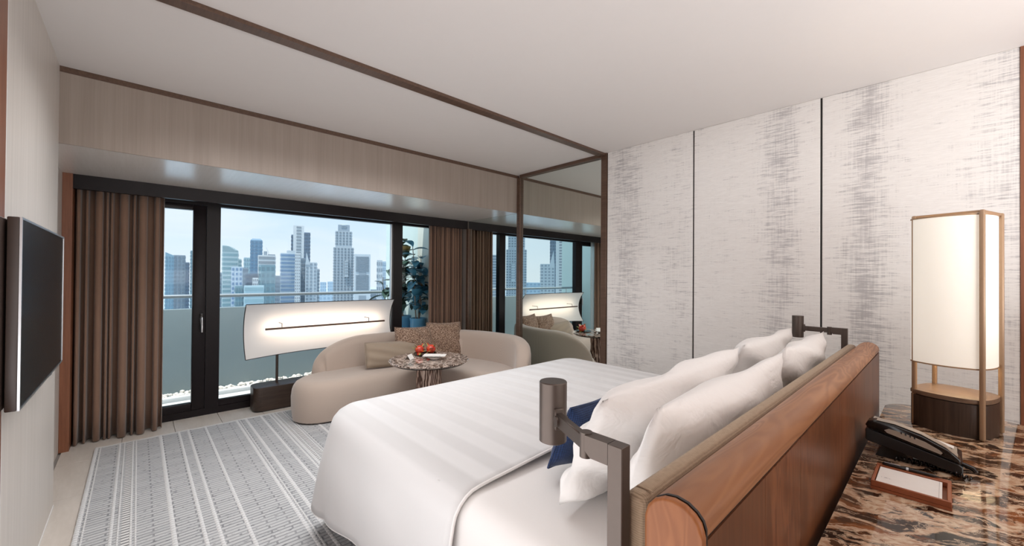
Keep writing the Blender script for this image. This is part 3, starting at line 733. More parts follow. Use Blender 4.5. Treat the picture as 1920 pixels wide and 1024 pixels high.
# ------------------------------------------------------------------ television
tv = thing('television', 'wall-mounted flat television with black screen and thin silver edge', 'television', (-.325, 2.65, 1.28))
part('casing', B(-.322, -.294, 2.125, 3.175, .950, 1.605, .004, 2), M['tv_casing'], tv)
part('bezel', MB().box(-.294, -.288, 2.125, 3.175, .950, .958).box(-.294, -.288, 2.125, 3.175, 1.597, 1.605).box(-.294, -.288, 2.125, 2.133, .958, 1.597).box(-.294, -.288, 3.167, 3.175, .958, 1.597), M['chrome'], tv)
part('screen', B(-.294, -.290, 2.133, 3.167, .958, 1.597), M['screen'], tv, smooth=0)
part('backing_panel', B(-.358, -.328, 2.055, 3.14, .955, 1.600, .003, 1), M['tv_casing'], tv)
part('wall_bracket', B(-.330, -.320, 2.3, 3.0, 1.1, 1.45), M['black_plastic'], tv)
part('sensor', B(-.300, -.290, 2.80, 2.84, .940, .950, .002, 1), M['chrome'], tv)

# ------------------------------------------------------------------ sail lamp by the window
sl = thing('floor_lamp', 'low floor lamp with wide glowing sail-shaped paper shade by the window', 'lamp', (1.58, 4.9, 0))
part('base', MB().prism(round_rect(.875, 2.285, 4.765, 5.025, .07), .012, .250, .008, 2), M['dark_oak'], sl)
part('foot', MB().prism(round_rect(.885, 2.275, 4.775, 5.015, .065), .0, .012), M['black_plastic'], sl)
SX0, SX1, SZ0, SZ1, SY = .788, 2.362, .563, 1.112, 4.715
def sailp(u, v, d=0):
    return (SX0 + (SX1 - SX0) * (u + 1) / 2, SY + .12 * (1 - v * v) + .05 * (1 - u * u) + d, SZ0 + (SZ1 - SZ0) * (v + 1) / 2 + (.028 * (1 - u * u) if v < 0 else 0) * abs(v))
sh = part('shade', MB().grid([[sailp(-1 + i / 20, -1 + j / 10) for i in range(41)] for j in range(21)]), M['sail'], sl, smooth=180, recalc=False)
per = [sailp(-1 + i / 20, -1) for i in range(40)] + [sailp(1, -1 + j / 10) for j in range(20)] + [sailp(1 - i / 20, 1) for i in range(40)] + [sailp(-1, 1 - j / 10) for j in range(21)]
part('shade_frame', MB().tube(per, .0042, 6, cap=False), M['black_plastic'], sl)
for x in (1.112, 2.045):
    part('pole', MB().tube([(x, 4.925, .250), (x, 4.925, .985)], .0135, 12), M['bronze'], sl)
    part('bracket', MB().tube([(x, 4.925, .90), (x, 4.735, .90), (x, 4.735, .858)], .004, 8), M['bronze'], sl)
bar = part('light_bar', B(.958, 2.243, 4.722, 4.738, .842, .862, .002, 1), M['trim'], sl, label='brown light bar with strip light behind')
part('led_strip', B(.985, 2.215, 4.7382, 4.7405, .846, .858), M['led'], bar, smooth=0)
light('bar_light', 'AREA', (1.6, 4.744, .852), 2.8, (1, .82, .66), 1.22, .012, (0, 1, 0), sl)

# ------------------------------------------------------------------ sofa
so = thing('sofa', 'curved taupe sofa with wraparound back in front of the window', 'sofa', (2.2, 3.95, 0))
seat_pts = [(1.085, 4.20), (1.14, 4.06), (1.26, 3.975), (1.45, 3.945), (1.70, 3.955), (1.95, 3.935), (2.17, 3.85), (2.37, 3.68), (2.53, 3.45), (2.66, 3.20), (2.78, 3.02), (2.91, 2.965), (3.04, 3.02),
            (3.16, 3.18), (3.22, 3.45), (3.18, 3.85), (3.02, 4.20), (2.72, 4.43), (2.3, 4.54), (1.85, 4.56), (1.5, 4.54), (1.25, 4.46), (1.12, 4.33)]
lp = [Vector((p.x, p.y)) for p in smooth_curve([(a, b, 0) for a, b in seat_pts], 5)]
rows = []
for (d, z) in ((.030, .022), (.010, .028), (.004, .06), (-.006, .16), (-.008, .25), (.0, .315), (.012, .350), (.032, .380), (.060, .396), (.095, .403)):
    o_ = offset_loop(lp, d); rows.append([(p.x, p.y, z) for p in o_])
mb = MB().grid(rows, closed_u=True); n = len(lp)
top = [len(mb.v) - n + i for i in range(n)]
mb.f.append(tuple(top)); mb.f.append(tuple(reversed(range(n))))
part('seat', mb, M['sofa'], so, smooth=60)
part('plinth', MB().prism([(p.x, p.y) for p in offset_loop(lp, .06)], 0, .024), M['black_plastic'], so)
bp = smooth_curve([(1.345, 4.50, 0), (1.42, 4.555, 0), (1.62, 4.59, 0), (1.95, 4.605, 0), (2.3, 4.595, 0), (2.62, 4.525, 0), (2.90, 4.37, 0), (3.10, 4.14, 0), (3.215, 3.85, 0), (3.255, 3.50, 0), (3.20, 3.22, 0), (3.09, 3.04, 0), (2.94, 2.955, 0)], 8, False)
L = [0]
for i in range(1, len(bp)): L.append(L[-1] + (bp[i] - bp[i - 1]).length)
rows = []
for i, p in enumerate(bp):
    t = (bp[min(i + 1, len(bp) - 1)] - bp[max(i - 1, 0)]).normalized(); nin = Vector((t.y, -t.x, 0))
    s0, s1 = L[i], L[-1] - L[i]
    def rise(s_, l): q = min(1, max(0, s_ / l)); return math.sqrt(max(0, 1 - (1 - q) ** 2))
    h = .405 + .325 * min(rise(s0 + .002, .62), 1) * 1.0
    h = min(h, .400 + .33 * rise(s1 + .002, .55))
    th = .135 * min(1, .45 + rise(s0 + .01, .3) * .55, .5 + rise(s1 + .01, .2) * .5)
    sec = [(-.012, .03), (-.014, .15), (-.014, h - .07), (-.008, h - .03), (.010, h - .010), (.035, h), (th - .035, h), (th - .010, h - .010), (th + .006, h - .03), (th + .015, h - .08 if h > .5 else h - .05), (th + .03, .36), (th + .03, .20)]
    rows.append([(p.x + nin.x * d, p.y + nin.y * d, max(z, .03)) for d, z in sec])
mb = MB().grid(rows); ns = len(rows[0])
mb.f.append(tuple(range(ns))); mb.f.append(tuple(reversed(range(len(mb.v) - ns, len(mb.v)))))
part('back', mb, M['sofa'], so, smooth=60)
rows = []
for i in range(25):
    x = 2.30 + .76 * i / 24; u = (i / 24 - .5) * 2
    y = 4.44 - .02 - .33 * max(0, (x - 2.30) / .76) ** 2
    e_ = (1 - abs(u) ** 6) ** .5; rows.append([(x, y, .404), (x, y - .10 * e_ - .01, .408), (x, y - .10 * e_, .62), (x, y - .06 * e_, .66 * e_ + .60 * (1 - e_)), (x, y, .67 * e_ + .60 * (1 - e_)), (x, y + .02, .60)])
mb = MB().grid(rows); mb.f.append(tuple(range(6))); mb.f.append(tuple(reversed(range(len(mb.v) - 6, len(mb.v)))))
part('back_pad', mb, M['sofa'], so, smooth=60)

# ------------------------------------------------------------------ cushions and pillows
def cushion_mb(w, h, t, n=24, pinch=.07, seed=0, wrinkle=.006, ear=.0, px=None, bottom=None, corner=.03):
    """two padded sides in a local frame: x wide, y up, z thick"""
    q = random.Random(seed); k = [(q.uniform(1.5, 5), q.uniform(1.5, 5), q.uniform(0, 6), q.uniform(0, 6)) for _ in range(6)]
    def pt(u, v, s_):
        e_ = max(0, (1 - abs(u) ** 2.4)) ** .62 * max(0, (1 - abs(v) ** 2.4)) ** .62
        x, y, z = outline_pt(u, v, w, h, pinch, px, bottom, corner, ear)
        wr = sum(math.sin(a * u * 2 + b * v * 2 + c) * .5 for a, b, c, d in k) * wrinkle
        cr = sum(math.sin(5 * math.atan2(v - cv, u - cu) + c * 3) * math.exp(-((u - cu) ** 2 + (v - cv) ** 2) * 3.5) for cu, cv, c in ((-1, 1, k[0][2]), (1, 1, k[1][2]), (-1, -1, k[2][2]), (1, -1, k[3][2]))) * wrinkle * .9
        return (x, y, z + s_ * (t / 2 * e_ + (wr + cr) * min(1, e_ * 2)))
    mb = MB(); f_ = lambda a: math.copysign(abs(a) ** .85, a)
    g = [[(f_(-1 + 2 * i / n), f_(-1 + 2 * j / n)) for i in range(n + 1)] for j in range(n + 1)]
    mb.grid([[pt(u, v, 1) for u, v in r] for r in g])
    mb.grid([[pt(u, v, -1) for u, v in r][::-1] for r in g])
    return mb
def outline_pt(u, v, w, h, pinch, px, bottom, corner, ear):
    px = pinch * .6 if px is None else px; bottom = pinch * .6 if bottom is None else bottom
    cc = 1 - (corner if v > 0 else corner * 1.6) * (u * u * v * v) ** 1.5
    return (w / 2 * u * cc * (1 - px * (1 - v * v) * u * u), h / 2 * v * cc * (1 - (pinch * 1.3 if v > 0 else bottom) * (1 - u * u) * v * v), ear * abs(u * v) ** 3)
def weld(mb, d=1e-4):
    bm = bmesh.new()
    vs = [bm.verts.new(p) for p in mb.v]
    for f in mb.f:
        try: bm.faces.new([vs[i] for i in f])
        except ValueError: pass
    bmesh.ops.remove_doubles(bm, verts=bm.verts[:], dist=d); m2 = MB(); m2.frombm(bm); return m2
def frame_m(p0, p1, ax):
    """local y from p0 to p1 (bottom to top), local x close to ax"""
    y = (Vector(p1) - Vector(p0)).normalized(); x = Vector(ax); x = (x - y * x.dot(y)).normalized(); z = x.cross(y)
    c = (Vector(p0) + Vector(p1)) / 2; m = Matrix.Identity(4)
    for i in range(3): m[i][0], m[i][1], m[i][2], m[i][3] = x[i], y[i], z[i], c[i]
    return m
def cushion(name, label, cat, p0, p1, ax, w, t, mat, group=None, piping=None, **k):
    h = (Vector(p1) - Vector(p0)).length; m = frame_m(p0, p1, ax); a = MB(); src = weld(cushion_mb(w, h, t, **k)); a.add(src.v, src.f, m)
    o = part(name, a, mat, origin=tuple(p0), smooth=180); tag(o, label, cat, group)
    if piping:
        lim = [(u, -1) for u in [-1 + i / 12 for i in range(24)]] + [(1, -1 + i / 12) for i in range(24)] + [(1 - i / 12, 1) for i in range(24)] + [(-1, 1 - i / 12) for i in range(25)]
        pts = [m @ Vector(outline_pt(u, v, w, h, k.get('pinch', .07), k.get('px'), k.get('bottom'), k.get('corner', .03), 0)) for u, v in lim]
        b = part('piping', MB().tube(pts, .0035, 6, cap=False), mat, o, smooth=60)
    return o
cushion('cushion', 'brown tweed cushion on sofa, left one of the two', 'cushion', (2.365, 4.185, .415), (2.39, 4.285, .815), (1, -.12, 0), .46, .15, M['tweed'], 'tweed cushions on the sofa', piping=1, seed=2)
cushion('cushion', 'brown tweed cushion on sofa, right one standing slightly higher behind', 'cushion', (2.745, 4.145, .415), (2.78, 4.235, .845), (1, -.30, 0), .44, .15, M['tweed'], 'tweed cushions on the sofa', piping=1, seed=5)
cushion('cushion', 'plain beige lumbar cushion on sofa behind the round table', 'cushion', (2.08, 4.145, .412), (2.10, 4.235, .675), (1, -.10, 0), .62, .14, M['beige_cushion'], piping=1, seed=8, pinch=.04)

# ------------------------------------------------------------------ round side table and what is on it
TX, TY, TZ = 2.10, 3.445, .60
tb = thing('side_table', 'round marble-topped side table on swirled bronze base beside sofa', 'table', (TX, TY, 0))
part('tabletop', MB().lathe([(.0, -.028), (.335, -.028), (.372, -.020), (.385, -.008), (.385, -.004), (.379, 0), (0, 0)], 72, (TX, TY, TZ), cap=False), M['marble_table'], tb, smooth=30)
part('rim', MB().lathe([(.30, -.036), (.352, -.034), (.368, -.0215), (.30, -.0285)], 72, (TX, TY, TZ), cap=False), M['black_gloss'], tb)
part('pedestal', MB().lathe([(.215, 0), (.20, .02), (.155, .12), (.128, .26), (.117, .40), (.118, .50), (.124, .565), (.0, .566)], 80, (TX, TY, 0.0), cap=False,
     fn=lambda a, z: 1 + .055 * math.sin(9 * a + 5 * math.sin(z * 7)) + .035 * math.sin(17 * a - 4 * z * 3 + 2)), M['base_bronze'], tb, smooth=60)
part('foot_plate', MB().lathe([(0, 0), (.225, 0), (.225, .008), (0, .008)], 48, (TX, TY, 0), cap=False), M['bronze'], tb)
pl = thing('plate', 'dark slate plate under the two red fruits on side table', 'plate', (2.17, 3.66, TZ))
part('dish', MB().lathe([(0, 0), (.085, 0), (.118, .010), (.120, .013), (.085, .006), (0, .005)], 40, (2.185, 3.665, TZ), cap=False), M['black_gloss'], pl)
def fruit(label, x, y, r, seed):
    q = random.Random(seed); t = thing('red_fruit', label, 'fruit', (x, y, TZ + .005), group='red fruits on the side table')
    f_ = lambda a, z: 1 + .03 * math.sin(5 * a + seed)
    prof = [(r * math.sin(PI * i / 14) * (1 if i < 7 else 1.0), r * (1 - math.cos(PI * i / 14)) * .95) for i in range(15)]
    part('flesh', MB().lathe(prof, 24, (x, y, TZ + .0055), cap=False, fn=f_), M['fruit'], t, smooth=180)
    for i in range(16):
        th = rad(50 + 28 * (i % 4)); a = i * 2.4 + seed; d = Vector((math.sin(th) * math.cos(a), math.sin(th) * math.sin(a), math.cos(th)))
        b_ = Vector((x, y, TZ + .0055 + r * .95)) + d * r * .90; side = d.cross(Vector((0, 0, 1))).normalized(); tip = (d + Vector((0, 0, .35))).normalized()
        mb = MB().add([b_ - side * .013, b_ + side * .013, b_ + tip * .014 + side * .009 + d * .008, b_ + tip * .030 + d * .016, b_ + tip * .014 - side * .009 + d * .008], [(0, 1, 2, 4), (4, 2, 3)])
        part('scale', mb, M['fruit_leaf'] if i % 3 else M['fruit'], t, recalc=False, smooth=0)
fruit('red fruit with green scales on slate plate, left one nearer the beige cushion', 2.140, 3.705, .046, 3)
fruit('red fruit with green scales on slate plate, right one next to the napkin', 2.245, 3.650, .048, 8)
np_ = thing('bowl', 'shallow white porcelain bowl holding a folded napkin on side table', 'bowl', (2.125, 3.39, TZ))
part('bowl_body', MB().lathe([(0, 0), (.040, 0), (.045, .006), (.085, .030), (.088, .032), (.083, .030), (.040, .010), (0, .008)], 40, (2.125, 3.39, TZ), cap=False), M['porcelain'], np_)
nk = thing('napkin', 'folded white paper napkin lying across the porcelain bowl', 'napkin', (2.13, 3.40, TZ + .032))
mN = Matrix.Translation((2.135, 3.405, TZ + .0335)) @ Matrix.Rotation(rad(-42), 4, 'Z')
part('napkin_fold', MB().box(-.11, .11, -.055, .055, 0, .004, .001, 1, m=mN), M['paper'], nk)
part('napkin_fold', MB().box(-.10, .06, -.050, .045, .0045, .0085, .001, 1, m=mN), M['paper'], nk)
cdm = Matrix.Translation((1.945, 3.555, TZ)) @ Matrix.Rotation(rad(35), 4, 'Z')
tag(part('folded_card', MB().add([cdm @ Vector(p) for p in ((-.045, -.03, .001), (.045, -.03, .001), (.045, .0, .045), (-.045, .0, .045), (-.045, .03, .001), (.045, .03, .001))], [(0, 1, 2, 3), (3, 2, 5, 4)]), M['paper'], origin=(1.945, 3.555, TZ), solid=.001, smooth=0), 'small white folded card standing on left of the side table', 'card')

# ------------------------------------------------------------------ bed
bed = thing('bed', 'king-size bed with walnut roll-top headboard backing onto the marble desk', 'bed', (1.77, 1.2, 0))
part('bed_base', MB().prism(round_rect(.83, 2.80, .40, 2.20, .08), .05, .32, .008), plain('bed_base_brown', (.13, .085, .065), .7), bed)
for (x, y) in ((1.0, .55), (2.64, .55), (1.0, 2.0), (2.64, 2.0)):
    part('leg', MB().lathe([(.03, .0115), (.035, .055)], 12, (x, y, 0)), M['black_plastic'], bed)
part('mattress', MB().prism(round_rect(.835, 2.795, .385, 2.20, .09), .30, .672, .035, 3), M['white_linen'], bed)
def drape(x0, x1, y0, y1, rc, ztop, rr, drop, flare, bulge, plump=.02, wave=.0, seed=1, short=.0):
    """cloth over a rounded box: open at y0 (towards the head), hanging on the other three sides"""
    per = []
    def seg(p, q, k): return [(p[0] + (q[0] - p[0]) * i / k, p[1] + (q[1] - p[1]) * i / k) for i in range(k)]
    pts = [((x, y), (-1, 0)) for x, y in seg((x0, y0), (x0, y1 - rc), 26)]
    for i in range(11):
        a = PI - PI / 2 * i / 10; pts.append(((x0 + rc + rc * math.cos(a), y1 - rc + rc * math.sin(a)), (math.cos(a), math.sin(a))))
    pts += [((x, y), (0, 1)) for x, y in seg((x0 + rc, y1), (x1 - rc, y1), 40)][1:]
    for i in range(11):
        a = PI / 2 - PI / 2 * i / 10; pts.append(((x1 - rc + rc * math.cos(a), y1 - rc + rc * math.sin(a)), (math.cos(a), math.sin(a))))
    pts += [((x, y), (1, 0)) for x, y in seg((x1, y1 - rc), (x1, y0), 26)][1:] + [((x1, y0), (1, 0))]
    q = random.Random(seed); ph = q.uniform(0, 6)
    zf = lambda x, y: ztop + plump * (1 - min(1, abs((2 * (x - x0) / (x1 - x0)) - 1)) ** 3) ** 2 * (1 - min(1, max(0, (y - y0) / (y1 - y0))) ** 4) ** 2
    rows = []
    xc = (x0 + x1) / 2
    # top surface: from the spine outwards
    for k in range(0, 9):
        f = k / 9; f = 1 - (1 - f) ** 1.3
        row = []
        for (x, y), d in pts:
            xi = x - d[0] * rr; yi = y - d[1] * rr; sx = xc + (xi - xc) * f; sy = y0 + (yi - y0) * (f if y > y0 + 1e-6 else 0)
            sy = min(sy, y) if y > y0 else y0
            row.append((sx, sy, zf(sx, sy)))
        rows.append(row)
    L_ = drop + PI * rr / 2 - rr
    for k in range(0, 17):
        row = []
        for i, ((x, y), d) in enumerate(pts):
            e_ = L_ * k / 16 * (1 - short * (1 - min(1, max(0, (y - y0) / (y1 - y0 - rc)))) ** .8)
            if e_ < PI * rr / 2: o_, g = rr * math.sin(e_ / rr), rr * (1 - math.cos(e_ / rr))
            else: o_, g = rr, rr + e_ - PI * rr / 2
            fl_ = flare * max(0, (g - rr)) + bulge * math.sin(PI * min(1, g / drop)) + wave * math.sin(i * .55 + ph) * max(0, g - rr) / drop
            corner = max(0, abs(d[0] * d[1]) * 2); fl_ += corner * .10 * max(0, g - rr) / drop
            zz = zf(x, y) - g
            row.append((x + d[0] * (o_ - rr + fl_), y + d[1] * (o_ - rr + fl_), zz))
        rows.append(row)
    return MB().grid(rows), rows, pts
# fitted sheet over the head end
mb, rows, pts = drape(.772, 2.858, .383, 1.30, .02, .690, .075, .40, .03, .008, .012)
keep = MB()
part('bed_sheet', mb, M['white_linen'], bed, smooth=80)
mb, rows, pts = drape(.755, 2.875, 1.075, 2.335, .17, .705, .10, .54, .10, .014, .030, .018, seed=3, short=.20)
dv = part('duvet', mb, M['duvet'], origin=(1.8, 1.7, .70), smooth=80, solid=.006)
tag(dv, 'white sateen-striped duvet spread over the bed and hanging at the foot', 'duvet')
edge = [r[0] for r in rows][::-1] + [r[-1] for r in rows]
edge = [r[0] for r in rows]; edge = edge[::-1]
lead = [Vector(r[0]) for r in rows][::-1] + [Vector(r[-1]) for r in rows][1:]
part('turned_edge', MB().tube(lead, .0055, 8), M['white_linen'], dv, smooth=60)
hemr = [Vector(p) for p in rows[-3]]
part('hem', MB().tube([Vector(p) for p in rows[-1]], .004, 6), M['white_linen'], dv, smooth=60)

# headboard
HX0, HX1 = .625, 2.912
hb_prof = [(.243, 1.030), (.243, 1.040), (.247, 1.052), (.256, 1.062), (.270, 1.070), (.288, 1.073), (.305, 1.070), (.320, 1.061), (.331, 1.047), (.336, 1.030), (.336, .985), (.300, .985), (.300, 1.030)]
mX = Matrix(((0, 0, 1, 0), (1, 0, 0, 0), (0, 1, 0, 0), (0, 0, 0, 1)))
part('roll_top', MB().prism(hb_prof, HX0 + .004, HX1, m=mX), M['walnut'], bed, smooth=50)
cap_prof = hb_prof[:10] + [(.336, .0), (.243, .0)]
part('end_cap', MB().prism(cap_prof, HX0 - .016, HX0 - .001, .006, 3, m=mX), M['walnut_cap'], bed, smooth=50)
part('inlay', MB().prism([(y, z) for y, z in cap_prof], HX0 - .0012, HX0 + .0042, m=mX), M['seam_black'], bed, smooth=50)
part('inlay', B(HX0 + .004, HX1, .246, .250, 1.0235, 1.0302), M['seam_black'], bed, smooth=0)
part('headboard_core', B(HX0 + .004, HX1 - .001, .252, .336, .02, 1.024), M['walnut_v'], bed, smooth=0)
npan = 8; pw = (HX1 - HX0 - .004) / npan
for i in range(npan):
    a = HX0 + .004 + pw * i
    part('veneer_panel', B(a + .0006, a + pw - .0006, .243, .252, .02, 1.0235), M['walnut_v'], bed, smooth=0)
part('upholstered_panel', B(HX0 - .006, HX1 - .004, .3365, .378, .25, 1.052, .014, 3), M['headboard_fabric'], bed)
mbs = MB().tube([(HX0 + .018, .3375, 1.0535), (HX0 + .018, .366, 1.0535), (HX0 + .018, .379, 1.040), (HX0 + .018, .3795, .30)], .0016, 5)
part('panel_seam', mbs, M['headboard_fabric'], bed)

# pillows
cushion('pillow', 'white pillow standing in the front row, nearer the camera', 'pillow', (1.435, .800, .722), (1.42, .615, 1.110), (1, 0, 0), 1.06, .20, M['pillow'], 'white bed pillows', seed=11, pinch=.11, px=.025, bottom=-.04, corner=.05, wrinkle=.010)
cushion('pillow', 'white pillow in the front row, farther one below the far reading light', 'pillow', (2.385, .800, .712), (2.375, .605, 1.135), (1, 0, 0), .80, .20, M['pillow'], 'white bed pillows', seed=14, pinch=.11, px=.025, bottom=-.04, corner=.05, wrinkle=.010)
cushion('pillow', 'white pillow in the back row against the near half of headboard', 'pillow', (1.42, .580, .706), (1.42, .455, 1.122), (1, 0, 0), 1.12, .17, M['pillow'], 'white bed pillows', seed=17, pinch=.11, px=.025, bottom=-.04, corner=.05, wrinkle=.010)
cushion('pillow', 'white pillow in the back row against the far half of headboard', 'pillow', (2.385, .580, .706), (2.385, .455, 1.137), (1, 0, 0), .82, .17, M['pillow'], 'white bed pillows', seed=23, pinch=.11, px=.025, bottom=-.04, corner=.05, wrinkle=.010)
cushion('cushion', 'navy blue woven cushion propped against the front bed pillow', 'cushion', (1.33, .968, .722), (1.34, .868, .965), (1, 0, 0), .54, .12, M['blue_cushion'], piping=1, seed=31)

# ------------------------------------------------------------------ reading lights
def reading_light(label, x, y, swing, z0):
    t = thing('reading_light', label, 'lamp', (x, y, 0), 0, 'bronze reading lights at the bed head')
    part('post', B(-.013, .013, -.014, .014, .0, 1.135, .001, 1), M['bronze'], t, local=True)
    part('foot', B(-.03, .013, -.03, .03, 0, .012, .002, 1), M['bronze'], t, local=True)
    part('elbow', MB().prism([(.0141, 1.135), (.062, 1.135), (.062, 1.108), (.050, 1.098), (.0141, 1.098)], -.0125, .0125, m=Matrix(((0, 0, 1, 0), (1, 0, 0, 0), (0, 1, 0, 0), (0, 0, 0, 1)))), M['bronze'], t, local=True)
    m = Matrix.Translation((0, .068, 0)) @ Matrix.Rotation(-swing, 4, 'Z')
    part('hinge', MB().lathe([(.0115, 1.092), (.0115, 1.137)], 18, m=m), M['bronze'], t, local=True)
    part('swing_arm', MB().box(-.0075, .0075, .004, .125, 1.103, 1.131, .002, 1, m=m), M['bronze'], t, local=True)
    part('pivot_disc', MB().lathe([(.011, 0), (.011, .026)], 20, m=m @ Matrix.Translation((-.013, .112, 1.117)) @ Matrix.Rotation(PI / 2, 4, 'Y')), M['bronze'], t, local=True)
    h = part('lamp_head', MB().lathe([(.0, 1.064), (.022, 1.064), (.026, 1.060), (.0295, 1.062), (.0300, 1.188), (.0285, 1.190), (0, 1.190)], 40, (0, .154, 0), cap=False, m=m), M['bronze'], t, local=True, smooth=30)
    part('head_clip', MB().box(-.010, .010, .118, .130, 1.095, 1.140, .002, 1, m=m), M['bronze'], h, local=True)
    return t
reading_light('bronze swing-arm reading light with cylinder head at near end of headboard', .598, .376, rad(26), 0)
reading_light('small-looking bronze reading light at far end of headboard by patterned wall', 2.930, .390, rad(3), 0)

# ------------------------------------------------------------------ desk
DZ = .74
dk = thing('desk', 'brown and cream veined marble desk behind the headboard', 'desk', (1.9, 0, 0))
def desk_outline(o=0):
    return [(x, y) for x, y in round_rect(.72 + o, 3.055 - o, -.285 + o, .222 - o, .12 - o * .5, 8)]
part('desk_top', MB().prism(desk_outline(), DZ - .035, DZ, .004, 2), M['marble'], dk, smooth=30)
part('apron', MB().prism(desk_outline(.03), DZ - .12, DZ - .0355), M['dark_oak'], dk)
for x in (.80, 2.55):
    pd = part('pedestal', B(x, x + .42, -.24, .18, .04, DZ - .1205, .004, 1), M['dark_oak_v'], dk)
    for k in range(3):
        dd = part('drawer', B(x + .01, x + .41, -.258, -.2402, .05 + .19 * k, .23 + .19 * k, .003, 1), M['dark_oak'], dk)
        part('pull', B(x + .15, x + .27, -.270, -.2582, .135 + .19 * k, .147 + .19 * k, .002, 1), M['brass'], dd)
    part('plinth', B(x + .02, x + .40, -.22, .16, 0, .04), M['black_plastic'], dk)

# table lamp
LX, LY, LA = 2.735, -.033, rad(-17)
tl = thing('table_lamp', 'tall glowing box-shaded table lamp with brass posts on marble desk', 'lamp', (LX, LY, DZ), LA)
def bulged(h, sag, n=10, sags=None, cs=None):
    pts = []
    cs = cs or [(-h, -h), (h, -h), (h, h), (-h, h)]
    for i in range(4):
        a, b = Vector(cs[i]), Vector(cs[(i + 1) % 4]); d = b - a; nrm = Vector((d.y, -d.x)).normalized()
        for k in range(n):
            t_ = .06 + .88 * k / (n - 1); pts.append(a + d * t_ + nrm * ((sags[i] if sags else sag) * (1 - (2 * t_ - 1) ** 2)))
    return [(p.x, p.y) for p in pts]
part('base_box', MB().prism(bulged(.104, .026, 10, (.016, .028, .012, .030), [(-.103, -.103), (.103, -.103), (.112, .119), (-.112, .119)]), 0, .143, .002, 1), M['dark_oak_v'], tl, local=True, smooth=30)
part('base_groove', MB().prism(bulged(.098, .025, 10, (.015, .027, .011, .028), [(a * .95, b * .95) for a, b in [(-.103, -.103), (.103, -.103), (.112, .119), (-.112, .119)]]), .143, .147), M['seam_black'], tl, local=True, smooth=30)
part('base_lid', MB().prism(bulged(.106, .027, 10, (.016, .028, .012, .030), [(a * 1.015, b * 1.015) for a, b in [(-.103, -.103), (.103, -.103), (.112, .119), (-.112, .119)]]), .147, .166, .004, 2), M['oak_top'], tl, local=True, smooth=30)
pr = bulged(.101, .028, 10, (.016, .030, .012, .036), [(-.101, -.101), (.101, -.101), (.112, .120), (-.112, .120)])
shd = part('lamp_shade', MB().grid([[(x, y, z) for x, y in pr] for z in (.295, .50, .75, .955)], closed_u=True), M['lampshade'], tl, local=True, smooth=60, recalc=False)
for z in (.292, .953):
    part('shade_rim', MB().grid([[(x * s_, y * s_, zz) for x, y in pr] for s_, zz in ((1.0, z), (1.012, z), (1.012, z + .006), (1.0, z + .006))], closed_u=True, closed_v=True), M['brass'], shd, local=True, smooth=40)
for (a, b) in ((-1, -1), (1, -1), (1, 1), (-1, 1)):
    part('post', B(a * .107 - .0085, a * .107 + .0085, b * .107 - .0085, b * .107 + .0085, .0, .972, .005, 2), M['brass'], tl, local=True, smooth=50)
for (a, b, c2, d) in ((-.099, -.111, .099, -.103), (-.099, .103, .099, .111), (-.111, -.099, -.103, .099), (.103, -.099, .111, .099)):
    part('top_bar', B(a, c2, b, d, .960, .971, .001, 1), M['brass'], tl, local=True)
light('lamp_bulb', 'POINT', (LX, LY, DZ + .62), 4, (1, .80, .56), parent=tl, shadow_soft_size=.04)
#light('lamp_downlight', 'SPOT', (LX, LY, DZ + .29), 5, (1, .72, .42), parent=tl, shadow_soft_size=.06, spot_size=rad(160), spot_blend=.6)

# telephone
ph = thing('telephone', 'black and grey desk telephone with handset on marble desk', 'telephone', (2.165, .09, DZ))
mY = Matrix(((0, 0, 1, 0), (1, 0, 0, 0), (0, 1, 0, 0), (0, 0, 0, 1)))
X0, X1 = 2.062, 2.262
prof = [(-.040, .752), (-.030, .748), (.205, .795), (.212, .802), (.212, .838), (.205, .842), (-.030, .784), (-.040, .776)]
part('body', MB().prism(prof, X0, X1, .003, 1, m=mY), M['black_plastic'], ph, smooth=40)
part('face_plate', MB().prism([(-.028, .7850), (.203, .8425), (.203, .8455), (-.028, .788)], X0 + .060, X1 - .004, m=mY), M['grey_plastic'], ph, smooth=30)
part('stand', MB().prism([(.085, DZ + .001), (.185, DZ + .001), (.165, .787), (.105, .775)], X0 + .02, X1 - .02, m=mY), M['black_plastic'], ph, smooth=30)
part('front_foot', B(X0 + .01, X1 - .01, -.036, -.020, DZ + .001, .752, .002, 1), M['black_plastic'], ph)
hs_o = [(-.034, .786), (.206, .846), (.212, .856), (.204, .872), (.185, .877), (.13, .874), (.06, .856), (-.005, .826), (-.034, .800)]
hs = part('handset', MB().prism(hs_o, X0 - .004, X0 + .050, .006, 3, m=mY), M['black_gloss'], ph, smooth=50)
side = [(.012, .806), (.150, .842), (.158, .850), (.145, .858), (.10, .852), (.05, .838), (.016, .820), (.008, .812)]
part('handset_side', MB().prism(side, X0 - .0058, X0 - .0042, m=mY), M['grey_plastic'], hs, smooth=30)
for k in range(4):
    y = .075 + .0115 * k; part('grille_slot', MB().prism([(y, .8395 + .0030 * (k)), (y + .004, .8405 + .0030 * k), (y + .004, .8475 + .003 * k), (y, .8465 + .003 * k)], X0 - .0066, X0 - .0057, m=mY), M['black_gloss'], hs, smooth=0)
part('handset_inlay', MB().prism([(-.028, .8065), (.0, .8300), (.06, .8585), (.13, .8762), (.18, .8785), (.18, .8800), (.13, .8777), (.06, .8600), (.0, .8315), (-.028, .808)], X0 + .004, X0 + .040, m=mY), M['grey_plastic'], hs, smooth=40)
sl_ = (.842 - .784) / .235
def on_face(y): return .785 + (y + .028) * .2489 + .003
for i in range(3):
    for j in range(5):
        y = -.015 + .022 * j; x = X0 + .083 + .024 * i
        part('key', MB().prism([(y, on_face(y)), (y + .013, on_face(y + .013)), (y + .013, on_face(y + .013) + .003), (y, on_face(y) + .003)], x, x + .016, m=mY), M['black_plastic'], ph, smooth=0)
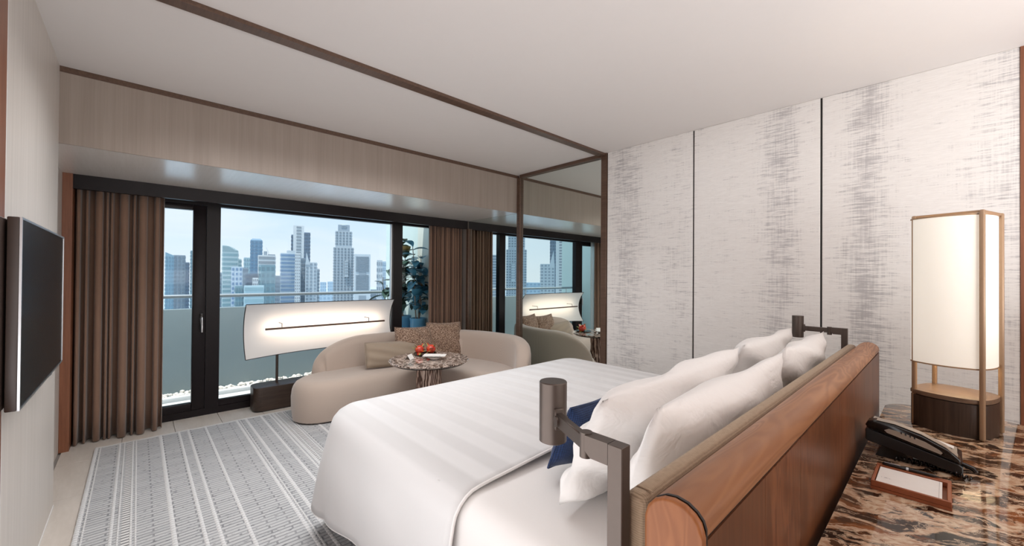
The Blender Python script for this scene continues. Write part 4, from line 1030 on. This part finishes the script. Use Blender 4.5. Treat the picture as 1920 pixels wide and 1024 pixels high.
part('display', MB().prism([(.125, on_face(.125)), (.18, on_face(.18)), (.18, on_face(.18) + .002), (.125, on_face(.125) + .002)], X0 + .085, X0 + .155, m=mY), M['black_gloss'], ph, smooth=0)
part('speed_key_card', MB().prism([(-.020, on_face(-.02)), (.110, on_face(.11)), (.110, on_face(.11) + .001), (-.02, on_face(-.02) + .001)], X0 + .158, X1 - .010, m=mY), M['paper'], ph, smooth=0)
part('cord_plug', MB().tube([(X0 + .02, -.036, .784), (X0 + .02, -.062, .775), (X0 + .016, -.070, .765)], [.007, .009, .007], 10), M['black_gloss'], ph)
hel = []
for i in range(150):
    a = i * .75; u = i / 149; y = -.060 + .19 * u; x = X0 - .010 + .05 * math.sin(u * 2.6) * (1 if u < .5 else 1) - .012
    hel.append((x + .0075 * math.cos(a), y, DZ + .0105 + .0075 * math.sin(a)))
part('coiled_cord', MB().tube(hel, .0022, 5), M['black_gloss'], ph, smooth=60)

# leather tray, note pad, pen
ty = thing('stationery_tray', 'cognac leather tray holding a white note pad on marble desk', 'tray', (1.84, .078, DZ))
tx0, tx1, ty0, ty1 = 1.742, 1.925, -.012, .166
part('tray_base', B(tx0, tx1, ty0, ty1, DZ + .001, DZ + .010), M['leather'], ty)
for (a, b, c2, d) in ((tx0, tx0 + .008, ty0, ty1), (tx1 - .022, tx1, ty0, ty1), (tx0 + .008, tx1 - .022, ty0, ty0 + .010), (tx0 + .008, tx1 - .022, ty1 - .008, ty1)):
    part('rim', B(a, b, c2, d, DZ + .010, DZ + .028, .0015, 1), M['leather'], ty)
pd = thing('note_pad', 'white note pad lying inside the leather tray', 'notepad', (1.83, .078, DZ + .0105))
part('sheets', B(tx0 + .011, tx1 - .025, ty0 + .020, ty1 - .011, DZ + .0102, DZ + .0245), M['paper'], pd, smooth=0)
part('margin_line', B(tx0 + .012, tx1 - .026, ty0 + .0262, ty0 + .0268, DZ + .0245, DZ + .02465), M['bronze'], pd, smooth=0)
for (a, b) in ((.124, .1255), (.131, .1385), (.144, .1455)):
    part('printed_mark', B(1.803, 1.8075, a, b, DZ + .0245, DZ + .0247), M['chrome'], pd, smooth=0)
pen = thing('pen', 'slim black ballpoint pen lying on the far rim of leather tray', 'pen', (1.917, .08, DZ + .028))
zp = DZ + .0335
part('barrel', MB().tube([(1.914, .152, zp), (1.914, .148, zp), (1.915, .09, zp), (1.916, .030, zp), (1.917, .012, zp - .001)], [.003, .0048, .0052, .0046, .0015], 14), M['black_gloss'], pen)
part('band', MB().tube([(1.915, .092, zp), (1.915, .086, zp)], .0056, 14), M['chrome'], pen)
part('clip', MB().tube([(1.912, .146, zp + .006), (1.912, .106, zp + .0065)], .0012, 6), M['chrome'], pen)
